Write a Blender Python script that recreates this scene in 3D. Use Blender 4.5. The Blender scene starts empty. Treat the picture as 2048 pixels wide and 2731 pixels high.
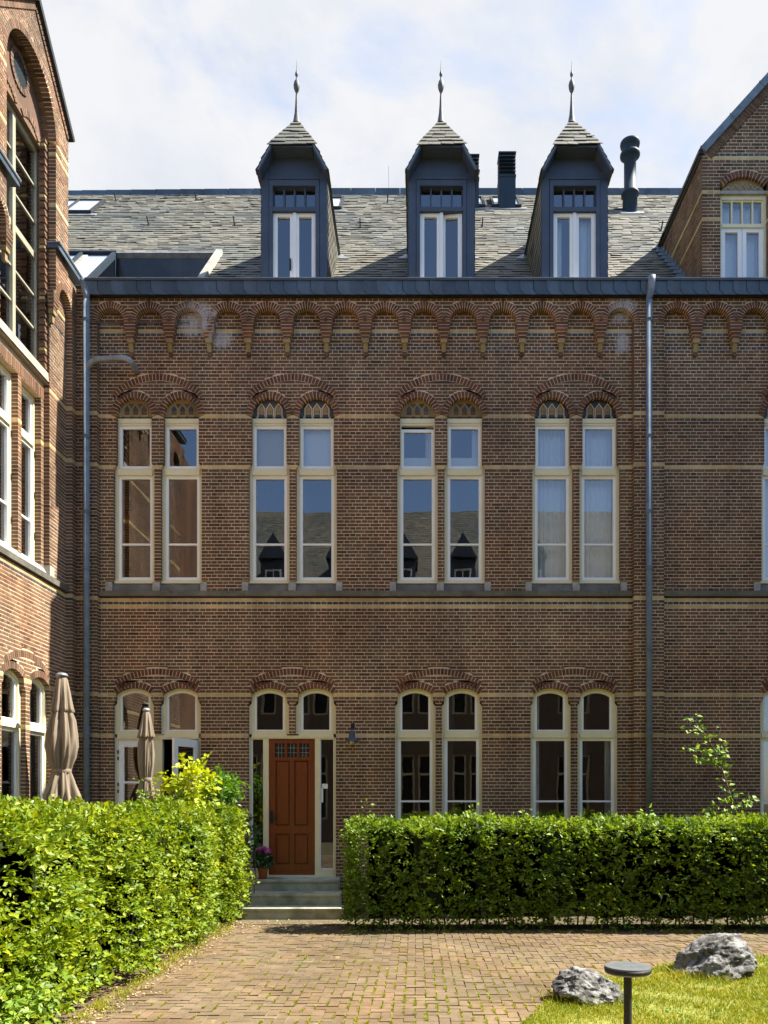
import bpy, math, random
import numpy as np
from mathutils import Vector, Matrix, noise as mnoise

random.seed(7)
rng = np.random.default_rng(7)
sc = bpy.context.scene
COL = sc.collection

# ------------------------------------------------------------------ camera, sky, sun, exposure
FOC, CX, HY, DCAM, EYE = 2150.0, 1110.0, 2130.0, 13.87, 1.92   # photograph pixels / metres
cam_d = bpy.data.cameras.new('camera')
cam = bpy.data.objects.new('camera', cam_d)
COL.objects.link(cam)
cam.location = (0, -DCAM, EYE)
cam.rotation_euler = (math.radians(90), 0, 0)
cam_d.sensor_fit = 'HORIZONTAL'
cam_d.sensor_width = 36.0
cam_d.lens = FOC / 2048 * 36.0
cam_d.shift_x = (1024 - CX) / 2048
cam_d.shift_y = (HY - 1365.5) / 2048
cam_d.clip_end = 2000
sc.camera = cam

SUNV = Vector((0.756, 0.072, 1.0)).normalized()
SUN_EL = math.asin(SUNV.z)
sun_d = bpy.data.lights.new('sun', 'SUN')
sun = bpy.data.objects.new('sun', sun_d)
COL.objects.link(sun)
sun.rotation_euler = SUNV.to_track_quat('Z', 'Y').to_euler()
sun.location = (8, 2, 30)
sun_d.energy = 4.8
sun_d.angle = math.radians(0.5)
sun_d.color = (1.0, 0.94, 0.84)

world = bpy.data.worlds.new('World')
sc.world = world
world.use_nodes = True
wt = world.node_tree
wt.nodes.clear()
def WN(t, **k):
    n = wt.nodes.new(t)
    for a, b in k.items():
        setattr(n, a, b)
    return n
w_out = WN('ShaderNodeOutputWorld')
w_bg = WN('ShaderNodeBackground')
w_bg.inputs['Strength'].default_value = 0.10
sky = WN('ShaderNodeTexSky', sky_type='NISHITA', sun_disc=False)
sky.sun_elevation = SUN_EL
sky.sun_rotation = math.atan2(SUNV.x, SUNV.y)
sky.air_density = 1.0
sky.dust_density = 0.6
sky.ozone_density = 3.5
tc = WN('ShaderNodeTexCoord')
sep = WN('ShaderNodeSeparateXYZ')
wt.links.new(tc.outputs['Generated'], sep.inputs[0])
# project the view direction onto a flat cloud layer
mz = WN('ShaderNodeMath', operation='MAXIMUM'); mz.inputs[1].default_value = 0.06
wt.links.new(sep.outputs['Z'], mz.inputs[0])
mz2 = WN('ShaderNodeMath', operation='ADD'); mz2.inputs[1].default_value = 0.35
wt.links.new(mz.outputs[0], mz2.inputs[0])
dx = WN('ShaderNodeMath', operation='DIVIDE'); dy = WN('ShaderNodeMath', operation='DIVIDE')
wt.links.new(sep.outputs['X'], dx.inputs[0]); wt.links.new(mz2.outputs[0], dx.inputs[1])
wt.links.new(sep.outputs['Y'], dy.inputs[0]); wt.links.new(mz2.outputs[0], dy.inputs[1])
cmb = WN('ShaderNodeCombineXYZ')
wt.links.new(dx.outputs[0], cmb.inputs[0]); wt.links.new(dy.outputs[0], cmb.inputs[1])
n1 = WN('ShaderNodeTexNoise'); n1.inputs['Scale'].default_value = 3.2; n1.inputs['Detail'].default_value = 9; n1.inputs['Roughness'].default_value = 0.58; n1.inputs['Distortion'].default_value = 0.35
wt.links.new(cmb.outputs[0], n1.inputs['Vector'])
# cover: overcast veil to the north, opening into clear blue southwards
cov = WN('ShaderNodeMapRange'); cov.inputs['From Min'].default_value = -0.25; cov.inputs['From Max'].default_value = 0.45
cov.inputs['To Min'].default_value = -0.22; cov.inputs['To Max'].default_value = 0.23
wt.links.new(sep.outputs['Y'], cov.inputs['Value'])
add = WN('ShaderNodeMath', operation='ADD')
wt.links.new(n1.outputs['Fac'], add.inputs[0]); wt.links.new(cov.outputs[0], add.inputs[1])
rmp = WN('ShaderNodeValToRGB')
rmp.color_ramp.elements[0].position = 0.42; rmp.color_ramp.elements[0].color = (0, 0, 0, 1)
rmp.color_ramp.elements[1].position = 0.72; rmp.color_ramp.elements[1].color = (1, 1, 1, 1)
wt.links.new(add.outputs[0], rmp.inputs[0])
n2 = WN('ShaderNodeTexNoise'); n2.inputs['Scale'].default_value = 5.0; n2.inputs['Detail'].default_value = 11; n2.inputs['Roughness'].default_value = 0.62; n2.inputs['Distortion'].default_value = 0.25
wt.links.new(cmb.outputs[0], n2.inputs['Vector'])
shade = WN('ShaderNodeValToRGB')
CLOUD = 1.0
shade.color_ramp.elements[0].position = 0.36; shade.color_ramp.elements[0].color = (2.34 * CLOUD, 2.46 * CLOUD, 2.68 * CLOUD, 1)
shade.color_ramp.elements[1].position = 0.58; shade.color_ramp.elements[1].color = (2.72 * CLOUD, 2.75 * CLOUD, 2.84 * CLOUD, 1)
wt.links.new(n2.outputs['Fac'], shade.inputs[0])
mixc = WN('ShaderNodeMix', data_type='RGBA')
wt.links.new(rmp.outputs[0], mixc.inputs[0])
wt.links.new(sky.outputs[0], mixc.inputs[6])
wt.links.new(shade.outputs[0], mixc.inputs[7])
wt.links.new(mixc.outputs[2], w_bg.inputs['Color'])
wt.links.new(w_bg.outputs[0], w_out.inputs['Surface'])

sc.view_settings.view_transform = 'Standard'
sc.view_settings.look = 'None'
sc.view_settings.gamma = 1
sc.view_settings.use_curve_mapping = False
sc.view_settings.exposure = 1.74
sc.cycles.max_bounces = 8
sc.cycles.transparent_max_bounces = 12

# ------------------------------------------------------------------ pixel helpers
def ux(px, Y=0.0):
    return (px - CX) * (DCAM + Y) / FOC
def zz(py, Y=0.0):
    return EYE + (HY - py) * (DCAM + Y) / FOC
M = 1.0 / 155.0        # metres per photograph pixel on the facade

# ------------------------------------------------------------------ object helpers
def link(o, parent=None):
    COL.objects.link(o)
    if parent is not None:
        o.parent = parent
    return o
def empty(name, loc=(0, 0, 0), parent=None):
    o = bpy.data.objects.new(name, None)
    o.empty_display_size = 0.2
    o.location = loc
    return link(o, parent)
def tag(o, label=None, cat=None, group=None, kind=None):
    if label: o['label'] = label
    if cat: o['category'] = cat
    if group: o['group'] = group
    if kind: o['kind'] = kind
    return o
def np_mesh(name, verts, faces_flat, nper, mats=None, matidx=None, rnd=None, smooth=False):
    """verts (n,3); faces_flat flat index array with nper verts per face."""
    me = bpy.data.meshes.new(name)
    nv = len(verts); nl = len(faces_flat); nf = nl // nper
    me.vertices.add(nv); me.vertices.foreach_set('co', np.ascontiguousarray(verts, dtype=np.float32).ravel())
    me.loops.add(nl); me.loops.foreach_set('vertex_index', np.ascontiguousarray(faces_flat, dtype=np.int32))
    me.polygons.add(nf)
    me.polygons.foreach_set('loop_start', np.arange(0, nl, nper, dtype=np.int32))
    me.polygons.foreach_set('loop_total', np.full(nf, nper, dtype=np.int32))
    if mats:
        for m in mats: me.materials.append(m)
    if matidx is not None:
        me.polygons.foreach_set('material_index', np.ascontiguousarray(matidx, dtype=np.int32))
    me.polygons.foreach_set('use_smooth', np.full(nf, bool(smooth)))
    me.update(calc_edges=True)
    if rnd is not None:
        a = me.attributes.new('rnd', 'FLOAT', 'FACE')
        a.data.foreach_set('value', np.ascontiguousarray(rnd, dtype=np.float32))
    return me
def mesh_obj(name, me, parent=None, loc=None):
    o = bpy.data.objects.new(name, me)
    if loc is not None: o.location = loc
    return link(o, parent)

HF = np.array([[0,1,2,3],[5,4,7,6],[0,4,5,1],[1,5,6,2],[2,6,7,3],[3,7,4,0]])
class Panel:
    """flat frame: point = o + u*U + z*V + w*N"""
    def __init__(s, o, U, V, N):
        s.o = np.array(o, float); s.U = np.array(U, float); s.V = np.array(V, float); s.N = np.array(N, float)
        s.flip = np.dot(np.cross(s.U, s.V), s.N) < 0
    def p(s, u, z, w):
        return s.o + u * s.U + z * s.V + w * s.N
    def moved(s, w):
        return Panel(s.o + w * s.N, s.U, s.V, s.N)
FAC = Panel((0, 0, 0), (1, 0, 0), (0, 0, 1), (0, -1, 0))
class HB:
    """collects hexahedra given in a panel's (u,z,w) frame"""
    def __init__(s, panel=FAC):
        s.P = panel; s.q = []; s.m = []; s.r = []
    def hexa(s, q8, m=0, r=None):
        s.q.append(q8); s.m.append(m); s.r.append(random.random() if r is None else r)
    def box(s, u0, u1, z0, z1, w0, w1, m=0, r=None):
        s.hexa([(u0,z0,w1),(u1,z0,w1),(u1,z1,w1),(u0,z1,w1),(u0,z0,w0),(u1,z0,w0),(u1,z1,w0),(u0,z1,w0)], m, r)
    def trap(s, ub0, ub1, ut0, ut1, z0, z1, w0, w1, m=0, r=None):
        s.hexa([(ub0,z0,w1),(ub1,z0,w1),(ut1,z1,w1),(ut0,z1,w1),(ub0,z0,w0),(ub1,z0,w0),(ut1,z1,w0),(ut0,z1,w0)], m, r)
    def prism(s, pts, w0, w1, m=0, r=None):
        """convex polygon extruded: cut into quads fan-wise"""
        r = random.random() if r is None else r
        n = len(pts)
        i = 1
        while i < n - 1:
            a, b, c = pts[0], pts[i], pts[i + 1]
            if i + 2 < n:
                d = pts[i + 2]; i += 2
            else:
                d = c; i += 1
            s.hexa([(a[0],a[1],w1),(b[0],b[1],w1),(c[0],c[1],w1),(d[0],d[1],w1),(a[0],a[1],w0),(b[0],b[1],w0),(c[0],c[1],w0),(d[0],d[1],w0)], m, r)
    def world(s):
        Q = np.array(s.q, float)
        P = s.P
        return P.o + Q[..., 0:1] * P.U + Q[..., 1:2] * P.V + Q[..., 2:3] * P.N
    def mesh(s, name, mats, origin=None):
        V = s.world()
        if origin is not None: V = V - np.array(origin)
        n = len(V)
        F = HF[:, ::-1] if s.P.flip else HF
        idx = (np.arange(n)[:, None, None] * 8 + F[None]).reshape(-1)
        return np_mesh(name, V.reshape(-1, 3), idx, 4, mats, np.repeat(s.m, 6), np.repeat(s.r, 6))
    def build(s, name, mats, parent=None, **t):
        if not s.q: return None
        V = s.world()
        if parent is None:
            o = V.reshape(-1, 3); c = (o.min(0) + o.max(0)) / 2; c[2] = o[:, 2].min()
            ob = mesh_obj(name, s.mesh(name, mats, c), None, c)
        else:
            ob = mesh_obj(name, s.mesh(name, mats), parent)
        return tag(ob, **t)

# ------------------------------------------------------------------ materials
def newmat(name):
    m = bpy.data.materials.new(name); m.use_nodes = True
    nt = m.node_tree; b = nt.nodes['Principled BSDF']
    return m, nt, b
def ramp(nt, stops):
    r = nt.nodes.new('ShaderNodeValToRGB'); e = r.color_ramp.elements
    while len(e) < len(stops): e.new(0.5)
    for k, (p, c) in enumerate(stops):
        e[k].position = p; e[k].color = (*c, 1)
    return r
def noise_n(nt, scale, detail=4, rough=0.5, vec=None):
    n = nt.nodes.new('ShaderNodeTexNoise'); n.inputs['Scale'].default_value = scale
    n.inputs['Detail'].default_value = detail; n.inputs['Roughness'].default_value = rough
    if vec is not None: nt.links.new(vec, n.inputs['Vector'])
    return n
def geo_pos(nt):
    g = nt.nodes.new('ShaderNodeNewGeometry'); return g.outputs['Position']
def mixrgb(nt, a, b, fac, mode='MIX'):
    m = nt.nodes.new('ShaderNodeMix'); m.data_type = 'RGBA'; m.blend_type = mode
    for s, v in ((0, fac), (6, a), (7, b)):
        if hasattr(v, 'links'): nt.links.new(v, m.inputs[s])
        elif s == 0: m.inputs[0].default_value = v
        else: m.inputs[s].default_value = (*v, 1)
    return m.outputs[2]
def mathn(nt, op, a, b=None, clamp=False):
    m = nt.nodes.new('ShaderNodeMath'); m.operation = op; m.use_clamp = clamp
    for s, v in ((0, a), (1, b)):
        if v is None: continue
        if hasattr(v, 'links'): nt.links.new(v, m.inputs[s])
        else: m.inputs[s].default_value = v
    return m.outputs[0]
def bump(nt, b, h, strength=0.3, dist=0.01):
    n = nt.nodes.new('ShaderNodeBump'); n.inputs['Strength'].default_value = strength; n.inputs['Distance'].default_value = dist
    nt.links.new(h, n.inputs['Height']); nt.links.new(n.outputs[0], b.inputs['Normal'])
def rnd_value(nt):
    a = nt.nodes.new('ShaderNodeAttribute'); a.attribute_name = 'rnd'
    o = nt.nodes.new('ShaderNodeObjectInfo')
    return mathn(nt, 'FRACT', mathn(nt, 'ADD', a.outputs['Fac'], o.outputs['Random']))
def mottled(name, c1, c2, scale=8, rough=0.8, bmp=0.2, spec=0.3, metallic=0.0, stain=None, detail=6):
    m, nt, b = newmat(name)
    p = geo_pos(nt)
    n = noise_n(nt, scale, detail, 0.6, p)
    r = ramp(nt, [(0.35, c1), (0.65, c2)])
    nt.links.new(n.outputs['Fac'], r.inputs[0])
    col = r.outputs[0]
    if stain:
        n2 = noise_n(nt, stain[1], 5, 0.6, p)
        r2 = ramp(nt, [(0.45, (0, 0, 0)), (0.7, (1, 1, 1))]); nt.links.new(n2.outputs['Fac'], r2.inputs[0])
        col = mixrgb(nt, col, stain[0], mathn(nt, 'MULTIPLY', r2.outputs[0], stain[2]))
    nt.links.new(col, b.inputs['Base Color'])
    b.inputs['Roughness'].default_value = rough; b.inputs['Specular IOR Level'].default_value = spec; b.inputs['Metallic'].default_value = metallic
    if bmp:
        n3 = noise_n(nt, scale * 6, 5, 0.6, p); bump(nt, b, n3.outputs['Fac'], bmp, 0.01)
    return m

def salt_mask(nt, p):
    """white salt bloom: two patches of their own shape near the cornice"""
    s = nt.nodes.new('ShaderNodeSeparateXYZ'); nt.links.new(p, s.inputs[0])
    tot = None
    for cx_, cz_, rx, rz in ((ux(528), zz(858), 0.52, 0.42), (ux(590), zz(905), 0.3, 0.22), (ux(575), zz(800), 0.5, 0.1), (ux(1655), zz(830), 0.34, 0.3), (ux(1660), zz(915), 0.2, 0.33), (ux(1640), zz(800), 0.4, 0.1)):
        a = mathn(nt, 'DIVIDE', mathn(nt, 'SUBTRACT', s.outputs[0], cx_), rx)
        c = mathn(nt, 'DIVIDE', mathn(nt, 'SUBTRACT', s.outputs[2], cz_), rz)
        d = mathn(nt, 'ADD', mathn(nt, 'MULTIPLY', a, a), mathn(nt, 'MULTIPLY', c, c))
        g = mathn(nt, 'SUBTRACT', 1.0, d, True)
        # main building front only
        tot = g if tot is None else mathn(nt, 'MAXIMUM', tot, g)
    mp_ = nt.nodes.new('ShaderNodeMapping'); mp_.inputs['Scale'].default_value = (1, 1, .55); nt.links.new(p, mp_.inputs[0])
    n = noise_n(nt, 13, 9, 0.75, mp_.outputs[0])
    m = mathn(nt, 'MULTIPLY', mathn(nt, 'SUBTRACT', mathn(nt, 'ADD', mathn(nt, 'MULTIPLY', tot, 0.42), n.outputs['Fac']), 0.70), 4.5, True)
    return mathn(nt, 'MULTIPLY', m, mathn(nt, 'GREATER_THAN', tot, 0.001))

def brick_mat(name, stops, rough=0.85, salt=True, bmp=0.35):
    m, nt, b = newmat(name)
    p = geo_pos(nt)
    r = ramp(nt, stops); nt.links.new(rnd_value(nt), r.inputs[0])
    n = noise_n(nt, 35, 5, 0.65, p)
    v = nt.nodes.new('ShaderNodeMapRange'); v.inputs['To Min'].default_value = 0.66; v.inputs['To Max'].default_value = 1.34
    nt.links.new(n.outputs['Fac'], v.inputs['Value'])
    big = noise_n(nt, 0.55, 5, 0.6, p)
    v2 = nt.nodes.new('ShaderNodeMapRange'); v2.inputs['From Min'].default_value = 0.3; v2.inputs['From Max'].default_value = 0.7
    v2.inputs['To Min'].default_value = 0.72; v2.inputs['To Max'].default_value = 1.3
    nt.links.new(big.outputs['Fac'], v2.inputs['Value'])
    f = mathn(nt, 'MULTIPLY', v.outputs[0], v2.outputs[0])
    mp = nt.nodes.new('ShaderNodeMapping'); mp.inputs['Scale'].default_value = (3.5, 3.5, 0.35); nt.links.new(p, mp.inputs[0])
    sn = noise_n(nt, 1.0, 6, 0.65, mp.outputs[0])
    v3 = nt.nodes.new('ShaderNodeMapRange'); v3.inputs['From Min'].default_value = 0.35; v3.inputs['From Max'].default_value = 0.65
    v3.inputs['To Min'].default_value = 0.80; v3.inputs['To Max'].default_value = 1.12
    nt.links.new(sn.outputs['Fac'], v3.inputs['Value'])
    f = mathn(nt, 'MULTIPLY', f, v3.outputs[0])
    mul = nt.nodes.new('ShaderNodeVectorMath'); mul.operation = 'SCALE'
    nt.links.new(r.outputs[0], mul.inputs[0]); nt.links.new(f, mul.inputs['Scale'])
    col = mul.outputs[0]
    # a warmer, fresher field and a sooty one, patchwise
    hue = noise_n(nt, 0.9, 3, 0.5, p)
    hr = ramp(nt, [(0.42, (0, 0, 0)), (0.66, (1, 1, 1))]); nt.links.new(hue.outputs['Fac'], hr.inputs[0])
    col = mixrgb(nt, col, mixrgb(nt, col, (1.10, 0.98, 0.90), 1.0, 'MULTIPLY'), hr.outputs[0])
    if salt:
        col = mixrgb(nt, col, (0.52, 0.50, 0.50), mathn(nt, 'MULTIPLY', salt_mask(nt, p), 0.7))
    nt.links.new(col, b.inputs['Base Color'])
    b.inputs['Roughness'].default_value = rough; b.inputs['Specular IOR Level'].default_value = 0.25
    n3 = noise_n(nt, 120, 4, 0.6, p); bump(nt, b, n3.outputs['Fac'], bmp, 0.006)
    return m
BRK = brick_mat('brick_brown', [(0.0, (0.062, 0.040, 0.026)), (0.2, (0.117, 0.063, 0.037)), (0.45, (0.140, 0.073, 0.041)), (0.65, (0.112, 0.077, 0.040)), (0.85, (0.168, 0.098, 0.053)), (1.0, (0.088, 0.066, 0.038))])
BRK_Y = brick_mat('stone_yellow', [(0, (0.42, 0.32, 0.13)), (0.5, (0.56, 0.43, 0.19)), (1, (0.47, 0.38, 0.20))], salt=True)
BRK_D = brick_mat('brick_glazed_dark', [(0, (0.035, 0.038, 0.042)), (1, (0.075, 0.08, 0.082))], rough=0.35, salt=True)
MORTAR = brick_mat('mortar', [(0, (0.60, 0.465, 0.315)), (1, (0.60, 0.465, 0.315))], salt=True)
BRKW = brick_mat('brick_wing_pale', [(0.0, (0.080, 0.050, 0.034)), (0.2, (0.142, 0.080, 0.050)), (0.45, (0.175, 0.097, 0.058)), (0.65, (0.145, 0.098, 0.058)), (0.85, (0.215, 0.126, 0.073)), (1.0, (0.112, 0.080, 0.05))], salt=False)  # paler brick, for the wing only
BRK_R = brick_mat('brick_arch_red', [(0, (0.085, 0.040, 0.025)), (0.4, (0.135, 0.058, 0.033)), (0.75, (0.170, 0.072, 0.041)), (1, (0.105, 0.055, 0.034))])
BM = [BRK, BRK_Y, BRK_D, BRK_R]
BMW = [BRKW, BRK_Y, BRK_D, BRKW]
TYM = brick_mat('tympanum_stone', [(0, (0.26, 0.19, 0.09)), (0.5, (0.33, 0.245, 0.11)), (1, (0.29, 0.225, 0.12))], salt=False)
STONE = mottled('stone_grey', (0.11, 0.10, 0.08), (0.21, 0.20, 0.165), 5, 0.85, 0.3, stain=((0.05, 0.045, 0.035), 2.5, 0.6))
STONE_L = mottled('stone_pale', (0.30, 0.29, 0.25), (0.40, 0.39, 0.34), 9, 0.85, 0.25, stain=((0.16, 0.15, 0.12), 4, 0.5))
SAND = mottled('sandstone_pinkish', (0.36, 0.30, 0.23), (0.46, 0.39, 0.31), 7, 0.85, 0.3, stain=((0.2, 0.17, 0.13), 3, 0.5))
STEPM = mottled('concrete_step', (0.33, 0.32, 0.235), (0.48, 0.465, 0.36), 4, 0.9, 0.3, stain=((0.09, 0.10, 0.055), 2.2, 0.75), detail=9)
CREAM = mottled('paint_cream', (0.70, 0.635, 0.38), (0.76, 0.69, 0.45), 3, 0.45, 0.03, 0.4)
WHITE = mottled('paint_white', (0.84, 0.83, 0.77), (0.87, 0.86, 0.80), 3, 0.4, 0.03, 0.4)
NAVY = mottled('paint_dark_blue', (0.050, 0.067, 0.100), (0.062, 0.082, 0.118), 3, 0.5, 0.04, 0.35, stain=((0.035, 0.042, 0.052), 2.4, 0.5))
TEAL = mottled('metal_dark_teal', (0.016, 0.028, 0.042), (0.022, 0.036, 0.052), 3, 0.6, 0.04, 0.2)
ZINC = mottled('zinc', (0.12, 0.16, 0.195), (0.18, 0.23, 0.27), 9, 0.7, 0.08, 0.25, 0.0, stain=((0.12, 0.14, 0.15), 2.0, 0.6))
LEAD = mottled('lead_grey', (0.16, 0.18, 0.20), (0.30, 0.32, 0.34), 6, 0.5, 0.1, 0.5, 0.2)
DARKM = mottled('dark_metal', (0.018, 0.018, 0.02), (0.03, 0.03, 0.032), 6, 0.5, 0.05)
FSLATE = brick_mat('fascia_slate', [(0, (0.055, 0.082, 0.115)), (0.5, (0.068, 0.10, 0.14)), (1, (0.082, 0.118, 0.16))], rough=0.5, salt=False, bmp=0.15)
def slate_mat():
    m, nt, b = newmat('roof_slate')
    p = geo_pos(nt)
    r = ramp(nt, [(0, (0.10, 0.096, 0.078)), (0.3, (0.14, 0.131, 0.100)), (0.6, (0.162, 0.150, 0.112)), (0.85, (0.132, 0.125, 0.100)), (1, (0.19, 0.172, 0.126))])
    nt.links.new(rnd_value(nt), r.inputs[0])
    n = noise_n(nt, 14, 6, 0.65, p)
    v = nt.nodes.new('ShaderNodeMapRange'); v.inputs['To Min'].default_value = 0.6; v.inputs['To Max'].default_value = 1.4
    nt.links.new(n.outputs['Fac'], v.inputs['Value'])
    big = noise_n(nt, 0.5, 5, 0.6, p)
    br = ramp(nt, [(0.44, (0, 0, 0)), (0.6, (1, 1, 1))]); nt.links.new(big.outputs['Fac'], br.inputs[0])
    mul = nt.nodes.new('ShaderNodeVectorMath'); mul.operation = 'SCALE'
    nt.links.new(r.outputs[0], mul.inputs[0]); nt.links.new(v.outputs[0], mul.inputs['Scale'])
    # washed, lichen-free slates are bluer
    col = mixrgb(nt, mul.outputs[0], mixrgb(nt, mul.outputs[0], (0.70, 0.80, 0.92), 1.0, 'MULTIPLY'), br.outputs[0])
    lich = noise_n(nt, 2.3, 6, 0.7, p)
    lr = ramp(nt, [(0.6, (0, 0, 0)), (0.75, (1, 1, 1))]); nt.links.new(lich.outputs['Fac'], lr.inputs[0])
    col = mixrgb(nt, col, (0.34, 0.30, 0.15), mathn(nt, 'MULTIPLY', lr.outputs[0], 0.45))
    nt.links.new(col, b.inputs['Base Color'])
    b.inputs['Roughness'].default_value = 0.7; b.inputs['Specular IOR Level'].default_value = 0.35
    n3 = noise_n(nt, 60, 4, 0.6, p); bump(nt, b, n3.outputs['Fac'], 0.3, 0.008)
    return m
SLATE = slate_mat()
def glass_mat(name='window_glass', base=0.095, tint=(0.88, 0.92, 0.91)):
    m = bpy.data.materials.new(name); m.use_nodes = True
    nt = m.node_tree; nt.nodes.clear()
    out = nt.nodes.new('ShaderNodeOutputMaterial')
    tr = nt.nodes.new('ShaderNodeBsdfTransparent'); tr.inputs[0].default_value = (*tint, 1)
    gl = nt.nodes.new('ShaderNodeBsdfGlossy'); gl.inputs['Roughness'].default_value = 0.0; gl.inputs['Color'].default_value = (0.95, 0.97, 1, 1)
    fr = nt.nodes.new('ShaderNodeFresnel'); fr.inputs[0].default_value = 1.45
    f = mathn(nt, 'ADD', mathn(nt, 'MULTIPLY', fr.outputs[0], 1.6), base, True)
    mx = nt.nodes.new('ShaderNodeMixShader')
    nt.links.new(f, mx.inputs[0]); nt.links.new(tr.outputs[0], mx.inputs[1]); nt.links.new(gl.outputs[0], mx.inputs[2])
    g = nt.nodes.new('ShaderNodeNewGeometry')
    n = noise_n(nt, 1.6, 2, 0.4, g.outputs['Position'])
    bp = nt.nodes.new('ShaderNodeBump'); bp.inputs['Strength'].default_value = 0.10; bp.inputs['Distance'].default_value = 0.01
    nt.links.new(n.outputs['Fac'], bp.inputs['Height']); nt.links.new(bp.outputs[0], gl.inputs['Normal'])
    nt.links.new(mx.outputs[0], out.inputs['Surface'])
    return m
GLASS = glass_mat()
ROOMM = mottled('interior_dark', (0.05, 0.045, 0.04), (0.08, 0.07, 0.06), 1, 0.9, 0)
def cloth_mat(name, c, transl=0.0, fold=None):
    m, nt, b = newmat(name)
    b.inputs['Base Color'].default_value = (*c, 1); b.inputs['Roughness'].default_value = 0.9
    b.inputs['Specular IOR Level'].default_value = 0.1
    if transl:
        t = nt.nodes.new('ShaderNodeBsdfTranslucent'); t.inputs[0].default_value = (*c, 1)
        mx = nt.nodes.new('ShaderNodeMixShader'); mx.inputs[0].default_value = transl
        nt.links.new(b.outputs[0], mx.inputs[1]); nt.links.new(t.outputs[0], mx.inputs[2])
        nt.links.new(mx.outputs[0], nt.nodes['Material Output'].inputs[0])
    n3 = noise_n(nt, 300, 2, 0.5, geo_pos(nt)); bump(nt, b, n3.outputs['Fac'], 0.15, 0.002)
    return m
CURTAIN = cloth_mat('sheer_curtain', (0.80, 0.82, 0.84))
BLIND = cloth_mat('beige_blind', (0.50, 0.46, 0.36))
PARASOL = cloth_mat('parasol_canvas', (0.25, 0.20, 0.145), 0.1)
def wood_mat():
    m, nt, b = newmat('door_wood')
    tcn = nt.nodes.new('ShaderNodeNewGeometry')
    mp = nt.nodes.new('ShaderNodeMapping'); mp.inputs['Scale'].default_value = (18, 18, 1.2)
    nt.links.new(tcn.outputs['Position'], mp.inputs[0])
    n = noise_n(nt, 3, 6, 0.6, mp.outputs[0])
    r = ramp(nt, [(0.3, (0.115, 0.027, 0.007)), (0.55, (0.205, 0.046, 0.010)), (0.75, (0.15, 0.035, 0.008))])
    nt.links.new(n.outputs['Fac'], r.inputs[0]); nt.links.new(r.outputs[0], b.inputs['Base Color'])
    b.inputs['Roughness'].default_value = 0.35; b.inputs['Specular IOR Level'].default_value = 0.4
    bump(nt, b, n.outputs['Fac'], 0.1, 0.003)
    return m
WOOD = wood_mat()
def leaf_mat(name, c1, c2, c3, tr=0.32, patch=1.6):
    m, nt, b = newmat(name)
    p = geo_pos(nt)
    r = ramp(nt, [(0.0, c1), (0.5, c2), (1.0, c3)])
    n = noise_n(nt, patch, 3, 0.5, p)
    v = mathn(nt, 'ADD', mathn(nt, 'MULTIPLY', rnd_value(nt), 0.6), mathn(nt, 'MULTIPLY', mathn(nt, 'SUBTRACT', n.outputs['Fac'], 0.3), 1.0), True)
    nt.links.new(v, r.inputs[0])
    nt.links.new(r.outputs[0], b.inputs['Base Color'])
    b.inputs['Roughness'].default_value = 0.5; b.inputs['Specular IOR Level'].default_value = 0.35
    t = nt.nodes.new('ShaderNodeBsdfTranslucent')
    c = mixrgb(nt, r.outputs[0], (1.5, 1.35, 0.5), 1.0, 'MULTIPLY')
    nt.links.new(c, t.inputs[0])
    mx = nt.nodes.new('ShaderNodeMixShader'); mx.inputs[0].default_value = tr
    nt.links.new(b.outputs[0], mx.inputs[1]); nt.links.new(t.outputs[0], mx.inputs[2])
    nt.links.new(mx.outputs[0], nt.nodes['Material Output'].inputs[0])
    return m
LEAF_H = leaf_mat('leaf_hornbeam', (0.065, 0.135, 0.010), (0.165, 0.25, 0.012), (0.34, 0.385, 0.016))
LEAF_D = leaf_mat('leaf_beech', (0.065, 0.135, 0.014), (0.14, 0.235, 0.018), (0.28, 0.36, 0.028))
LEAF_Y = leaf_mat('leaf_golden', (0.22, 0.33, 0.012), (0.40, 0.47, 0.015), (0.54, 0.55, 0.018))
LEAF_G = leaf_mat('leaf_green', (0.06, 0.15, 0.012), (0.11, 0.24, 0.02), (0.19, 0.34, 0.03))
LEAF_S = leaf_mat('leaf_pale_spray', (0.12, 0.22, 0.03), (0.20, 0.34, 0.04), (0.33, 0.44, 0.07))
LEAF_P = leaf_mat('leaf_pot_plant', (0.03, 0.075, 0.02), (0.05, 0.11, 0.03), (0.09, 0.16, 0.05), 0.2)
GRASSM = leaf_mat('grass_blade', (0.13, 0.18, 0.010), (0.25, 0.28, 0.014), (0.42, 0.35, 0.04), 0.3, 1.2)
FLOWER = leaf_mat('pink_petal', (0.35, 0.06, 0.25), (0.5, 0.11, 0.40), (0.62, 0.2, 0.5), 0.3)
STEM = mottled('stem_bark', (0.10, 0.075, 0.05), (0.17, 0.13, 0.09), 20, 0.9, 0.2)
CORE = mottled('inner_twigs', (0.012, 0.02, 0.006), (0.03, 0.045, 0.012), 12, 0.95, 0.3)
TERRA = mottled('terracotta', (0.34, 0.12, 0.045), (0.42, 0.16, 0.06), 8, 0.8, 0.1)
PAVE = brick_mat('paver_clay', [(0, (0.130, 0.094, 0.050)), (0.4, (0.140, 0.103, 0.058)), (0.7, (0.149, 0.112, 0.064)), (0.9, (0.148, 0.103, 0.063)), (1, (0.160, 0.119, 0.072))], rough=0.9, salt=False)
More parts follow.
